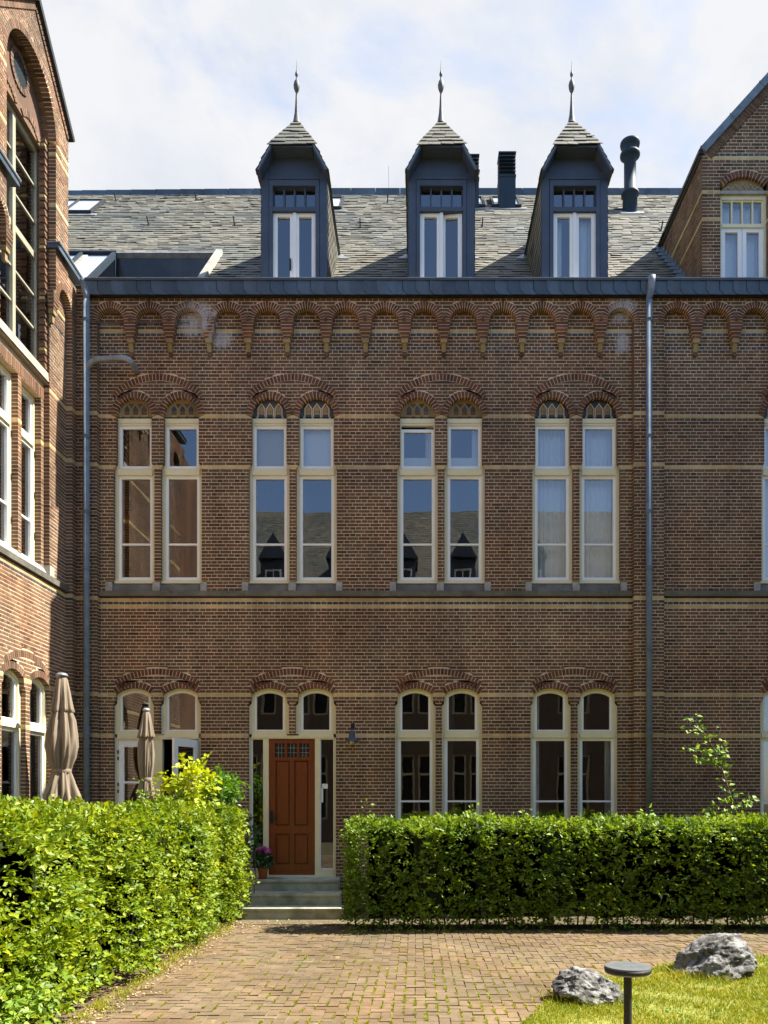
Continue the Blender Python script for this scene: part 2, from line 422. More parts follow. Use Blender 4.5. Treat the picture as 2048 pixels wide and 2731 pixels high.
def joint_mat():
    m, nt, b = newmat('paver_joint_sand')
    p = geo_pos(nt)
    n = noise_n(nt, 2.2, 5, 0.6, p)
    r = ramp(nt, [(0.35, (0.11, 0.12, 0.03)), (0.5, (0.18, 0.15, 0.07)), (0.7, (0.22, 0.175, 0.095))]); nt.links.new(n.outputs['Fac'], r.inputs[0])
    nt.links.new(r.outputs[0], b.inputs['Base Color']); b.inputs['Roughness'].default_value = 0.95
    n3 = noise_n(nt, 80, 4, 0.6, p); bump(nt, b, n3.outputs['Fac'], 0.5, 0.01)
    return m
JOINT = joint_mat()
SOIL = mottled('soil', (0.055, 0.04, 0.025), (0.11, 0.085, 0.05), 7, 0.95, 0.6, stain=((0.10, 0.11, 0.03), 3, 0.6))
TURF = mottled('turf_ground', (0.13, 0.15, 0.02), (0.24, 0.24, 0.05), 9, 0.95, 0.6)
def rock_mat():
    m, nt, b = newmat('boulder_rock')
    p = geo_pos(nt)
    n = noise_n(nt, 6, 9, 0.70, p); n.inputs['Distortion'].default_value = 0.8
    r = ramp(nt, [(0.38, (0.03, 0.028, 0.025)), (0.47, (0.10, 0.095, 0.085)), (0.54, (0.22, 0.215, 0.20)), (0.68, (0.34, 0.335, 0.32))]); nt.links.new(n.outputs['Fac'], r.inputs[0])
    nt.links.new(r.outputs[0], b.inputs['Base Color']); b.inputs['Roughness'].default_value = 0.9
    n3 = noise_n(nt, 40, 8, 0.7, p); bump(nt, b, n3.outputs['Fac'], 0.8, 0.02)
    return m
ROCK = rock_mat()
POSTM = mottled('bollard_metal', (0.022, 0.02, 0.018), (0.034, 0.031, 0.028), 30, 0.55, 0.1)
POSTT = mottled('bollard_top_grey', (0.09, 0.10, 0.10), (0.12, 0.13, 0.13), 10, 0.55, 0.05)
def plain_mat(name, c, rough=0.5, metallic=0.0):
    m, nt, b = newmat(name); b.inputs['Base Color'].default_value = (*c, 1)
    b.inputs['Roughness'].default_value = rough; b.inputs['Metallic'].default_value = metallic
    return m
BULB = plain_mat('lamp_glass_ivory', (0.55, 0.5, 0.3), 0.2)
RUBBER = plain_mat('black_rubber', (0.02, 0.02, 0.02), 0.6)

ROOFGLASS = plain_mat('roof_window_glass', (0.42, 0.48, 0.55), 0.08)
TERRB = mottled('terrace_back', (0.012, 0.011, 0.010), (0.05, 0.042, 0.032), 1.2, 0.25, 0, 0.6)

GWOOD = mottled('paint_shaded_frame', (0.30, 0.28, 0.20), (0.36, 0.34, 0.25), 3, 0.5, 0.03)  # great window paint darkened, the shade on it mixed into the colour

SANDPATH = mottled('sandy_earth', (0.09, 0.068, 0.038), (0.15, 0.115, 0.065), 6, 0.95, 0.5, stain=((0.07, 0.08, 0.02), 2.5, 0.5))

# ------------------------------------------------------------------ masonry
PITCH = 9.06 * M
ZREF = zz(1110)                      # centre of the yellow course at the upper imposts
def course(py):
    return round((zz(py) - ZREF) / PITCH)
def zc(k):
    return ZREF + k * PITCH          # centre height of course k
JT = 0.0155
JV = 0.0105                          # joint
ST, HD = 0.1987, 0.09935             # stretcher and header pitch

def cuts(polys, z):
    iv = []
    for P_, zlo, zhi in polys:
        if z <= zlo or z >= zhi: continue
        xs = []
        n = len(P_)
        for i in range(n):
            (x0, y0), (x1, y1) = P_[i], P_[(i + 1) % n]
            if (y0 <= z) != (y1 <= z):
                xs.append(x0 + (z - y0) * (x1 - x0) / (y1 - y0))
        xs.sort()
        for i in range(0, len(xs) - 1, 2): iv.append((xs[i], xs[i + 1]))
    iv.sort()
    out = []
    for a, b in iv:
        if out and a <= out[-1][1] + 1e-4: out[-1][1] = max(out[-1][1], b)
        else: out.append([a, b])
    return out
def pl(poly):
    zs = [p[1] for p in poly]
    return (poly, min(zs), max(zs))
def rect(a, b, z0, z1):
    return pl([(a, z0), (b, z0), (b, z1), (a, z1)])
def arcpts(c, z, r, a0, a1, n=20):
    return [(c + r * math.sin(a0 + (a1 - a0) * i / n), z + r * math.cos(a0 + (a1 - a0) * i / n)) for i in range(n + 1)]
def annulus(c, z, r0, r1, a, n=20):
    return pl(arcpts(c, z, r0, -a, a, n) + arcpts(c, z, r1, a, -a, n))
def dome(c, z, r, a=math.pi / 2, n=20, base=None):
    p = arcpts(c, z, r, -a, a, n)
    if base is not None: p = p + [(p[-1][0], base), (p[0][0], base)]
    return pl(p)
def solid(u0, u1, holes, z):
    """u0,u1 may be functions of z"""
    a = u0(z) if callable(u0) else u0
    b = u1(z) if callable(u1) else u1
    out = []; cur = a
    for c, d in cuts(holes, z):
        if d <= cur: continue
        if c >= b: break
        if c > cur: out.append((cur, c))
        cur = max(cur, d)
    if cur < b: out.append((cur, b))
    return out
def match(u0, u1, holes, z0, z1):
    A = solid(u0, u1, holes, z0 + 1e-4); B = solid(u0, u1, holes, z1 - 1e-4)
    if len(A) == len(B) and all(min(a[1], b[1]) - max(a[0], b[0]) > 0.005 for a, b in zip(A, B)):
        return [(a[0], a[1], b[0], b[1]) for a, b in zip(A, B)]
    out = []
    for a in A:
        for b in B:
            lo, hi = max(a[0], b[0]), min(a[1], b[1])
            if hi - lo > 0.01: out.append((lo, hi, lo, hi))
    return out
def lay(hb, hm, u0, u1, z0, z1, holes, w, depth=0.11, bands={}, joint_r=0.0, kdark=None):
    """lay courses of bricks with recessed joints between heights z0 and z1"""
    k0 = math.ceil((z0 - ZREF) / PITCH - 0.5); k1 = math.floor((z1 - ZREF) / PITCH + 0.5)
    for k in range(k0, k1 + 1):
        za = max(zc(k) - PITCH / 2, z0); zb = min(zc(k) + PITCH / 2, z1)
        if zb - za < 0.012: continue
        ba = za + JT / 2 if za > z0 + 1e-6 or True else za
        bb = zb - JT / 2
        if bb - ba < 0.01: ba, bb = za, zb
        m = bands.get(k, 0)
        stretch = k % 2 == 0
        pitch = 0.62 if m == 1 else (HD if (m == 2 and kdark == 'h') else (ST if stretch else HD))
        off = ((k * 0.37) % 1) * 0.4 if m == 1 else ((k // 2) % 2) * ST * 0.5 + (0 if stretch else HD / 2)
        for (a0, a1, b0, b1) in match(u0, u1, holes, za, zb):
            hm.trap(a0 + .004, a1 - .004, b0 + .004, b1 - .004, za, zb, w - depth, w - 0.0038, 0, 0.5)
            lo, hi = min(a0, b0), max(a1, b1)
            n0 = math.floor((lo - off) / pitch); pos = []
            x = n0 * pitch + off
            while x < hi:
                pos.append(x); x += pitch
            edges = [p for p in pos if max(a0, b0) + 0.035 < p < min(a1, b1) - 0.035]
            eb = [None] + edges + [None]
            for i in range(len(eb) - 1):
                l, r = eb[i], eb[i + 1]
                jl = random.uniform(-.0022, .0022)
                p0 = (a0, b0) if l is None else (l + JV / 2 + jl, l + JV / 2 + jl)
                p1 = (a1, b1) if r is None else (r - JV / 2 + jl, r - JV / 2 + jl)
                if p1[0] - p0[0] < 0.008 and p1[1] - p0[1] < 0.008: continue
                dz = random.uniform(-.0014, .0014)
                hb.trap(p0[0], max(p1[0], p0[0] + .002), p0[1], max(p1[1], p0[1] + .002), ba + dz, bb + dz, w - depth, w + random.uniform(-.0012, .0018), m)
def ring(hb, hm, c, z, r0, r1, a, w, depth=0.11, n=None, m=3, a0=None, thick=0.062, key=None):
    a0 = -a if a0 is None else a0
    rm = (r0 + r1) / 2
    n = n or max(3, round(rm * (a - a0) / thick))
    g = 0.0065
    for i in range(n):
        t0 = a0 + (a - a0) * i / n; t1 = a0 + (a - a0) * (i + 1) / n
        def pt(r, t): return (c + r * math.sin(t), z + r * math.cos(t))
        ex = 0.0
        rr1 = r1
        if key and i == n // 2 and n % 2: rr1 = r1 + key; ex = 0.012
        q = [pt(r0, t0 + g / r0), pt(r0, t1 - g / r0), pt(rr1, t1 - g / r1), pt(rr1, t0 + g / r1)]
        w1 = w + 0.003 + ex + random.uniform(-.002, .002)
        hb.hexa([(*p, w1) for p in q] + [(*p, w - depth) for p in q], m)
    nn = max(n // 2, 8)
    ri = -.07 if r0 > .9 else .004      # relieving arches are bedded in the wall on both sides
    for i in range(nn):
        t0 = a0 + (a - a0) * i / nn; t1 = a0 + (a - a0) * (i + 1) / nn
        q = [(c + r * math.sin(t), z + r * math.cos(t)) for r, t in ((r0 + ri, t0), (r0 + ri, t1), (r1 + .03, t1), (r1 + .03, t0))]
        hm.hexa([(*p, w - 0.0028) for p in q] + [(*p, w - depth) for p in q], 0, 0.5)
def split_bricks(hb, n, name, mats, parent, key, massname='brickwork'):
    """n full stretchers become single objects on shared mesh data, the rest one joined part"""
    idx = []
    for i, q in enumerate(hb.q):
        L = q[1][0] - q[0][0]
        if hb.m[i] == 0 and abs(L - (ST - JV)) < 5e-3 and abs(q[0][0] - q[3][0]) < 1e-6 and abs((q[3][1] - q[0][1]) - (PITCH - JT)) < 1e-3 and abs(q[0][2] - q[4][2] - 0.11) < 0.01:
            idx.append(i)
    idx.sort(key=lambda i: key(hb.q[i]))
    pick = set(idx[:n])
    P = hb.P
    one = HB(P); L, H, D = ST - JV, PITCH - JT, 0.11
    one.box(-L / 2, L / 2, -H / 2, H / 2, -D, 0, 0, 0.0)
    one.P = Panel((0, 0, 0), P.U, P.V, P.N)
    me = one.mesh(name, mats)
    for i in sorted(pick):
        q = hb.q[i]
        c = P.p((q[0][0] + q[1][0]) / 2, (q[0][1] + q[3][1]) / 2, q[0][2])
        mesh_obj(name, me, parent, c)
    hb.q = [q for i, q in enumerate(hb.q) if i not in pick]
    hb.m = [q for i, q in enumerate(hb.m) if i not in pick]
    hb.r = [q for i, q in enumerate(hb.r) if i not in pick]
    return hb.build(massname, mats, parent, kind='stuff')

# ------------------------------------------------------------------ windows
def frame_ring(hb, u0, u1, z0, z1, t, w0, w1, tb=None, tt=None, m=0):
    tb = t if tb is None else tb; tt = t if tt is None else tt
    hb.box(u0, u0 + t, z0, z1, w0, w1, m); hb.box(u1 - t, u1, z0, z1, w0, w1, m)
    hb.box(u0 + t, u1 - t, z0, z0 + tb, w0, w1 - .0005, m); hb.box(u0 + t, u1 - t, z1 - tt, z1, w0, w1 - .0005, m)
def arch_frame(hb, u0, u1, z0, zs, c, zcn, r, t, w0, w1, n=10, tb=None):
    """frame ring with a segmental head: jambs u0..u1 up to the arc of radius r about (c,zcn)"""
    tb = t if tb is None else tb
    def zt(u, rr): return zcn + math.sqrt(max(rr * rr - (u - c) ** 2, 0))
    hb.trap(u0, u0 + t, u0, u0 + t, z0, min(zt(u0, r), zt(u0 + t, r)), w0, w1)
    hb.trap(u1 - t, u1, u1 - t, u1, z0, min(zt(u1, r), zt(u1 - t, r)), w0, w1)
    hb.box(u0 + t, u1 - t, z0, z0 + tb, w0, w1 - .0005)
    for i in range(n):
        a = u0 + (u1 - u0) * i / n; b = u0 + (u1 - u0) * (i + 1) / n
        hb.hexa([(a, zt(a, r - t), w1 + .0004), (b, zt(b, r - t), w1 + .0004), (b, zt(b, r), w1 + .0004), (a, zt(a, r), w1 + .0004),
                 (a, zt(a, r - t), w0), (b, zt(b, r - t), w0), (b, zt(b, r), w0), (a, zt(a, r), w0)])
def arch_pane(panel, name, u0, u1, z0, c, zcn, r, w, mat, parent, n=10):
    hb = HB(panel)
    for i in range(n):
        a = u0 + (u1 - u0) * i / n; b = u0 + (u1 - u0) * (i + 1) / n
        za = zcn + math.sqrt(max(r * r - (a - c) ** 2, 0)); zb = zcn + math.sqrt(max(r * r - (b - c) ** 2, 0))
        hb.hexa([(a, z0, w), (b, z0, w), (b, zb, w), (a, za, w), (a, z0, w - .004), (b, z0, w - .004), (b, zb, w - .004), (a, za, w - .004)])
    return one_sheet(hb, name, [mat], parent)
def one_sheet(hb, name, mats, parent):
    """keep only the front faces (a single sheet of glass)"""
    V = hb.world(); n = len(V)
    V4 = V[:, :4].reshape(-1, 3)
    F = np.arange(n * 4).reshape(n, 4)
    if hb.P.flip: F = F[:, ::-1]
    return mesh_obj(name, np_mesh(name, V4, F.reshape(-1), 4, mats), parent)
def pane(panel, u0, u1, z0, z1, w, parent, mat=None, name='pane'):
    hb = HB(panel); hb.box(u0, u1, z0, z1, w - .004, w)
    return one_sheet(hb, name, [mat or GLASS], parent)
def curtain(panel, u0, u1, z0, z1, w, parent, mat=None, folds=9, amp=0.02, name='curtain'):
    n = 60; us = np.linspace(u0, u1, n)
    ph = random.random() * 6
    ws = w + amp * np.sin((us - u0) / max(u1 - u0, .01) * folds * 2 * math.pi + ph + 1.3 * np.sin(us * 17)) * (0.6 + 0.4 * np.sin(us * 9))
    P = panel
    V = []
    for z in (z0, z1):
        for u, q in zip(us, ws): V.append(P.p(u, z, q))
    F = []
    for i in range(n - 1): F += [i, i + 1, n + i + 1, n + i]
    return mesh_obj(name, np_mesh(name, np.array(V), F, 4, [mat or CURTAIN], smooth=True), parent)

def tall_window(P, parent, cu, ct=None, ph=None):
    """first-floor window: narrower upper light and taller lower light. cu = centre, widths from the photograph"""
    hu, hl = 46.5 * M, 54.2 * M
    zt, zm, zb = zz(1114), zz(1250), zz(1553)
    f = HB(P)
    W0, W1 = -.17, -.075
    # head, upper jambs, chamfered shoulder, transom, lower jambs, sill
    f.box(cu - hu - .01, cu + hu + .01, zt - .055, zt + .02, W0, W1)
    f.box(cu - hu + .012, cu + hu - .012, zt - .095, zt - .055, W0, W1 - .012)
    for s in (-1, 1):
        a, b = sorted((cu + s * (hu - .022), cu + s * (hu + .012)))
        f.box(a, b, zm + .09, zt - .055, W0, W1 - .001)
        o = cu + s * (hl + .012); i = cu + s * (hl - .055); o2 = cu + s * (hu + .012); i2 = cu + s * (hu - .022)
        if s > 0: f.trap(i, o, i2, o2, zm, zm + .09, W0, W1 - .001)
        else: f.trap(o, i, o2, i2, zm, zm + .09, W0, W1 - .001)
        a, b = sorted((i, o)); f.box(a, b, zb, zm, W0, W1 - .001)
    f.box(cu - hl + .05, cu + hl - .05, zm - .085, zm + .01, W0, W1 + .02)
    f.box(cu - hl + .02, cu + hl - .02, zm + .01, zm + .03, W0, W1 + .012)
    f.box(cu - hl - .01, cu + hl + .01, zb - .005, zb + .045, W0, W1 + .03)
    win = f.build('window', [CREAM], parent)
    su = HB(P)
    tilt = (ph == 'tilted')
    u0, u1 = cu - hu + .02, cu + hu - .02
    z0 = zm + .03
    z1 = zt - (.155 if tilt else .095)
    frame_ring(su, u0, u1, z0, z1, .044, W0 + .01, W1 - .03, .055, .05)
    s1 = su.build('sash', [WHITE], win)
    pane(P, u0 + .04, u1 - .04, z0 + .05, z1 - .045, W1 - .06, win)
    if tilt:
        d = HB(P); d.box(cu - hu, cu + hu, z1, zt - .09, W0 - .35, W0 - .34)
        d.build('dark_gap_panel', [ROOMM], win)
    sl = HB(P)
    u0, u1 = cu - hl + .053, cu + hl - .053
    z0, z1 = zb + .045, zm - .085
    frame_ring(sl, u0, u1, z0, z1, .05, W0 + .01, W1 - .02, .065, .055)
    sl.build('sash', [WHITE], win)
    zg = zz(1447)
    b = HB(P); b.box(u0 + .05, u1 - .05, zg - .016, zg + .016, W0 + .02, W1 - .03); b.build('glazing_bar', [WHITE], win)
    pane(P, u0 + .045, u1 - .045, z0 + .06, zg, W1 - .055, win)
    pane(P, u0 + .045, u1 - .045, zg, z1 - .05, W1 - .055, win)
    if ct == 'sheer':
        curtain(P, cu - hu, cu + hu, zb + .05, zt - .05, W0 - .12, win, folds=7)
    elif ct == 'blind_top':
        curtain(P, cu - hu, cu + hu, zm + .02, zt - .05, W0 - .06, win, BLIND, 0.5, .002, 'blind')
    elif ct == 'pale_blind_top':
        curtain(P, cu - hu, cu + hu, zm + .02, zt - .05, W0 - .06, win, CURTAIN, 0.5, .002, 'blind')
    elif ct == 'half':
        curtain(P, cu - hu, cu + hu, zm + .02, zm + .28, W0 - .06, win, CURTAIN, 0.5, .002, 'blind')
        curtain(P, cu + hu - .16, cu + hu, zm + .02, zt - .05, W0 - .08, win, folds=3)
    return win

def arched_window(P, parent, cu, zbase, kind='window', ct=None, fan=True):
    """ground-floor opening: fanlight with a segmental head over a taller light"""
    hu, hl = 47 * M, 54.3 * M
    W0, W1 = -.17, -.075
    zm = zz(1960); zcn = zz(1910.5); r = 76 * M
    f = HB(P)
    arch_frame(f, cu - hu - .006, cu + hu + .006, zm + .035, None, cu, zcn, r + .012, .045, W0, W1)
    for s in (-1, 1):
        o = cu + s * (hl + .012); i = cu + s * (hl - .055)
        zsh = zz(1875)
        o2 = cu + s * (hu + .008); i2 = cu + s * (hu - .035)
        a, b = sorted((i, o))
        if kind != 'none':
            f.box(a, b, zbase, zsh - .06, W0, W1 - .002)
            q = (i, o, i2, o2) if s > 0 else (o, i, o2, i2)
            f.trap(*q, zsh - .06, zsh, W0, W1 - .002)
        else:
            f.box(a, b, zm + .02, zsh - .06, W0, W1 - .002)
            q = (i, o, i2, o2) if s > 0 else (o, i, o2, i2)
            f.trap(*q, zsh - .06, zsh, W0, W1 - .002)
    f.box(cu - hl + .05, cu + hl - .05, zm - .04, zm + .036, W0, W1 + .02)
    if kind == 'window':
        f.box(cu - hl - .01, cu + hl + .01, zbase - .005, zbase + .05, W0, W1 + .03)
    win = f.build('window', [CREAM], parent)
    s = HB(P)
    u0, u1 = cu - hu + .035, cu + hu - .035
    arch_frame(s, u0, u1, zm + .036, None, cu, zcn, r - .034, .042, W0 + .01, W1 - .03, tb=.062)
    s.build('sash', [WHITE], win)
    arch_pane(P, 'pane', u0 + .03, u1 - .03, zm + .08, cu, zcn, r - .07, W1 - .06, GLASS, win)
    if kind == 'window':
        sl = HB(P); u0, u1 = cu - hl + .053, cu + hl - .053
        z0, z1 = zbase + .05, zm - .04
        frame_ring(sl, u0, u1, z0, z1, .048, W0 + .01, W1 - .02, .065, .055)
        sl.build('sash', [WHITE], win)
        zg = zz(2137)
        b = HB(P); b.box(u0 + .048, u1 - .048, zg - .016, zg + .016, W0 + .02, W1 - .03); b.build('glazing_bar', [WHITE], win)
        pane(P, u0 + .04, u1 - .04, z0 + .06, zg, W1 - .055, win)
        pane(P, u0 + .04, u1 - .04, zg, z1 - .05, W1 - .055, win)
        if ct == 'strip':
            curtain(P, u0, u0 + .13, z0, zcn + r - .1, W0 - .1, win, folds=2)
        if ct == 'strip_right':
            curtain(P, u1 - .12, u1, z0, z1, W0 - .1, win, folds=2)
    return win

# ================================================================== THE BRICK RANGE ACROSS THE COURT
main = empty('brick_building', (0, 0, 0))
tag(main, 'long dark brown brick range with arched windows, slate roof and three blue dormers', 'building')
FP, FR = -0.11, 0.12     # (unused)  proud depth
PR = 0.12
XL, XR = -5.80, 9.3
PAIR1 = [420.5, 780.8, 1176.5, 1536.8, 2148.0]       # first floor pair centres (photo px)
PAIR0 = [418.4, 779.0, 1170.0, 1532.0, 2144.0]       # ground floor
U = lambda px: (px - CX) * M
ZB = 0.0
holes0 = []      # recess plane
ringsA = []      # (c, z, r0, r1, a)
for i, pc in enumerate(PAIR1):
    for s in (-63, 63):
        c = U(pc + s)
        holes0.append(rect(c - 46.5 * M, c + 46.5 * M, zz(1250), zz(1106)))
        holes0.append(rect(c - 54.2 * M, c + 54.2 * M, zz(1577), zz(1250)))
        holes0.append(pl([(c - 54.2 * M, zz(1250)), (c + 54.2 * M, zz(1250)), (c + 46.5 * M, zz(1236)), (c - 46.5 * M, zz(1236))]))
        holes0.append(dome(c, zz(1106), 62.5 * M))
        ringsA.append((c, zz(1106), 46 * M, 62.5 * M, math.pi / 2))
    c = U(pc)
    holes0.append(annulus(c, zz(1166), 152 * M, 169 * M, math.radians(45.7)))
    ringsA.append((c, zz(1166), 152 * M, 169 * M, math.radians(45.7)))
ZG = zz(2250)
for i, pc in enumerate(PAIR0):
    zb = ZG if i > 1 else 0.565
    for s in (-62.5, 62.5):
        c = U(pc + s)
        holes0.append(rect(c - 54.3 * M, c + 54.3 * M, zb, zz(1875)))
        holes0.append(dome(c, zz(1910.5), 76 * M, math.asin(47 / 76), base=zz(1890)))
        holes0.append(annulus(c, zz(1910.5), 76 * M - .002, 92.5 * M, math.radians(37)))
        ringsA.append((c, zz(1910.5), 76 * M, 92.5 * M, math.radians(37)))
    c = U(pc)
    holes0.append(annulus(c, zz(1994.5), 195.5 * M, 211.5 * M, math.radians(33.4)))
    ringsA.append((c, zz(1994.5), 195.5 * M, 211.5 * M, math.radians(33.4)))
    if i == 1:   # door: pier between the lights stops at the transom
        holes0.append(rect(U(662), U(896), 0.565, zz(1965)))
    if i == 0:
        holes0.append(rect(U(304), U(533), 0.565, zz(1965)))
SB = [(281.6, 551.7), (U(0) * 0 + 645, 913), (1039, 1309), (1401, 1672), (2010, 2290)]
for a, b in SB:
    holes0.append(rect(U(a), U(b), zz(1577), zz(1552)))
holes0.append(rect(XL, XR, zz(1591), zz(1577)))
ARC1 = [300 + 103.9 * k for k in range(14)]
ARC2 = [1800.5 + 103.9 * k for k in range(7)]
uL, uR, uR2 = U(265.5), U(1686), U(1765.5)
bands0 = {course(1110): 1, course(1245): 1, course(1598): 1, course(1617): 1, course(1852): 1, course(1960): 1,
          course(882): 1, course(891): 2, course(928): 2, course(1607): 2}
hb0, hm0 = HB(FAC), HB(FAC)
for (a, b) in ((uL - .02, uR + .02), (uR2 - .02, XR)):
    lay(hb0, hm0, a, b, 0.0, zz(832), holes0, 0.0, 0.11, bands0, kdark='h')
for c, z, r0, r1, a in ringsA:
    if c < XR: ring(hb0, hm0, c, z, r0, r1, a, 0.0)
# proud strips, arcade and corbels
holesP = []
hb1, hm1 = HB(FAC), HB(FAC)
zs = zz(867)
for c in ARC1 + ARC2:
    holesP.append(dome(U(c), zs, 51.2 * M))
bandsP = {course(1110): 1, course(1245): 1, course(1598): 1, course(1852): 1, course(1960): 1}
holesT = [rect(U(249), U(1702), 0, zs - .0005), rect(U(1749.5), XR, 0, zs - .0005)]
lay(hb1, hm1, XL, XR, zs, zz(783), holesP, PR, 0.12, {})
for (a, b) in ((XL, uL), (uR, uR2)):
    lay(hb1, hm1, a, b, 0.0, zs, [], PR, 0.12, bandsP)
for c in ARC1 + ARC2:
    ring(hb1, hm1, U(c), zs, 35 * M, 51.2 * M, math.pi / 2, PR, 0.12, n=19, key=.045)
# piers under the springings, stepping in on corbels
hst = HB(FAC)
piers = [(ARC1[i] + ARC1[i + 1]) / 2 for i in range(13)] + [(ARC2[i] + ARC2[i + 1]) / 2 for i in range(6)]
for pc in piers:
    c = U(pc)
    k = 0; z = zs
    for hw, w, n in ((16, PR, 2), (15.2, PR, 1), (12, PR - .01, 1), (9.5, PR - .018, 1)):
        for _ in range(n):
            hb1.box(c - hw * M, c + hw * M, z - PITCH + JT / 2, z - JT / 2, 0.0, w + random.uniform(-.002, .002), 3)
            hm1.box(c - hw * M + .004, c + hw * M - .004, z - PITCH, z, 0.0, w - .006)
            z -= PITCH
    hst.box(c - 8.7 * M, c + 8.7 * M, z - 9.5 * M, z, 0.0, .098, 0)
    z -= 9.5 * M
    q = 5.6 * M
    hst.hexa([(c - q, z - 20 * M, .035), (c + q, z - 20 * M, .035), (c + q, z, .08), (c - q, z, .08), (c - q, z - 20 * M, 0), (c + q, z - 20 * M, 0), (c + q, z, 0), (c - q, z, 0)])
    one = HB(FAC)
    hb1.box(c - 5 * M, c + 5 * M, z - 30 * M, z - 20.5 * M, 0.0, .03)
wall = hm0.build('wall', [MORTAR], main)
hm1.build('raised_wall', [MORTAR], main)
kvis = lambda q: abs((q[0][0] + 0.3)) * 0.6 + abs(q[0][1] - 5.0)
split_bricks(hb0, 240, 'brick', BM, wall, kvis)
hb1.build('brickwork', BM, wall, kind='stuff')
for i, q in enumerate(range(0, len(hst.q), 2)):
    s = HB(FAC); s.q = hst.q[q:q + 2]; s.m = [0, 0]; s.r = hst.r[q:q + 2]
    s.build('corbel_stone', [TYM], wall)

# string course, sills
st = HB(FAC)
x = uL
while x < XR:
    e = min(x + 1.25, XR)
    if x < uR < e: e = uR
    if uR - .001 <= x < uR2 - .001: x = uR2; continue
    st = HB(FAC)
    st.hexa([(x + .003, zz(1590.5), .045), (e - .003, zz(1590.5), .045), (e - .003, zz(1577.5), .06), (x + .003, zz(1577.5), .06), (x + .003, zz(1590.5), -.1), (e - .003, zz(1590.5), -.1), (e - .003, zz(1577.5), -.1), (x + .003, zz(1577.5), -.1)])
    st.build('string_course', [STONE], wall)
    x = e
for i, (a, b) in enumerate(SB):
    m = (a + b) / 2
    for (p, q, mt, w) in ((a, a + 17, STONE_L, .012), (m - 9.5, m + 9.5, STONE_L, .012), (b - 17, b, STONE_L, .012), (a + 17, m - 9.5, STONE, .0), (m + 9.5, b - 17, STONE, .0)):
        if U(q) > XR: continue
        s = HB(FAC)
        if mt is STONE:   # weathered slope below the window frame
            s.hexa([(U(p), zz(1577.4), w - .005), (U(q), zz(1577.4), w - .005), (U(q), zz(1554), w - .06), (U(p), zz(1554), w - .06), (U(p), zz(1577.4), -.16), (U(q), zz(1577.4), -.16), (U(q), zz(1552), -.16), (U(p), zz(1552), -.16)])
        else:
            s.box(U(p), U(q), zz(1577.4), zz(1552), -.12, w)
        s.build('sill', [mt], wall)

# tympana with stone tracery
def tympanum(P, c, z, r, parent, scheme, w=-.085):
    bk = HB(P)
    n = 12
    bk.prism(arcpts(c, z, r + .01, -math.pi / 2, math.pi / 2, n)[::-1] if False else arcpts(c, z, r + .01, math.pi / 2, -math.pi / 2, n), w - .03, w)
    ty = bk.build('tympanum', [TYM if scheme == 0 else BRK_D], parent)
    A, B = (BRK_D, BRK) if scheme == 0 else (TYM, TYM)
    lin = TYM if scheme == 0 else MORTAR
    for k in (-1, 0, 1):
        cu = c + k * 0.147
        h0 = z + .055; hw = .041
        top = .155
        t = HB(P); t.prism([(cu - hw, h0 + .035), (cu + hw, h0 + .035), (cu + hw, h0 + .08), (cu, h0 + top - .02), (cu - hw, h0 + .08)], w, w + .006)
        t.build('tile', [A], ty)
        t = HB(P); t.box(cu - hw, cu + hw, h0 - .015, h0 + .025, w, w + .006); t.build('tile', [B], ty)
        # pointed hood over each
        t = HB(P)
        for s in (-1, 1):
            p = [(cu, h0 + top), (cu, h0 + top + .028), (cu + s * .068, h0 + .085), (cu + s * .068, h0 + .05)]
            t.prism(p if s < 0 else p[::-1], w, w + .014)
        t.box(cu - .068, cu - .052, z + .005, h0 + .085, w, w + .012); t.box(cu + .052, cu + .068, z + .005, h0 + .085, w, w + .012)
        t.build('tracery', [lin], ty)
    if scheme == 0:
        for s in (-.5, .5):
            cu = c + s * 0.147
            t = HB(P); t.prism([(cu, z + .15), (cu + .05, z + .225), (cu - .05, z + .225)], w, w + .006); t.build('tile', [BRK], ty)
    for k in range(4):
        cu = c + (k - 1.5) * .147
        t = HB(P); t.box(cu - .018, cu + .018, z - .035, z + .0, w, w + .01); t.build('tile', [BRK_D if scheme == 0 else STONE_L], ty)
for i, pc in enumerate(PAIR1):
    for j, s in enumerate((-63, 63)):
        sch = 0 if i in (0, 2) else 1
        if U(pc + s) < XR: tympanum(FAC, U(pc + s), zz(1106), 46 * M, main, sch)
cts = [[None, None], ['blind_top', 'pale_blind_top'], ['half', 'half'], ['sheer', 'sheer'], ['sheer', 'sheer']]
for i, pc in enumerate(PAIR1):
    for j, s in enumerate((-63, 63)):
        if U(pc + s) < XR:
            tall_window(FAC, main, U(pc + s), cts[i][j], 'tilted' if (i, j) == (2, 0) else None)
for i, pc in enumerate(PAIR0):
    for j, s in enumerate((-62.5, 62.5)):
        if U(pc + s) > XR: continue
        if i >= 2:
            arched_window(FAC, main, U(pc + s), ZG, 'window', 'strip' if (i, j) == (3, 0) else ('strip_right' if (i, j) == (3, 1) else None))
            k = HB(FAC); k.box(U(pc + s) - .37, U(pc + s) + .37, ZG - .09, ZG - .006, -.12, .03); k.build('sill', [STONE], wall)
        else:
            arched_window(FAC, main, U(pc + s), 0.6, 'none')

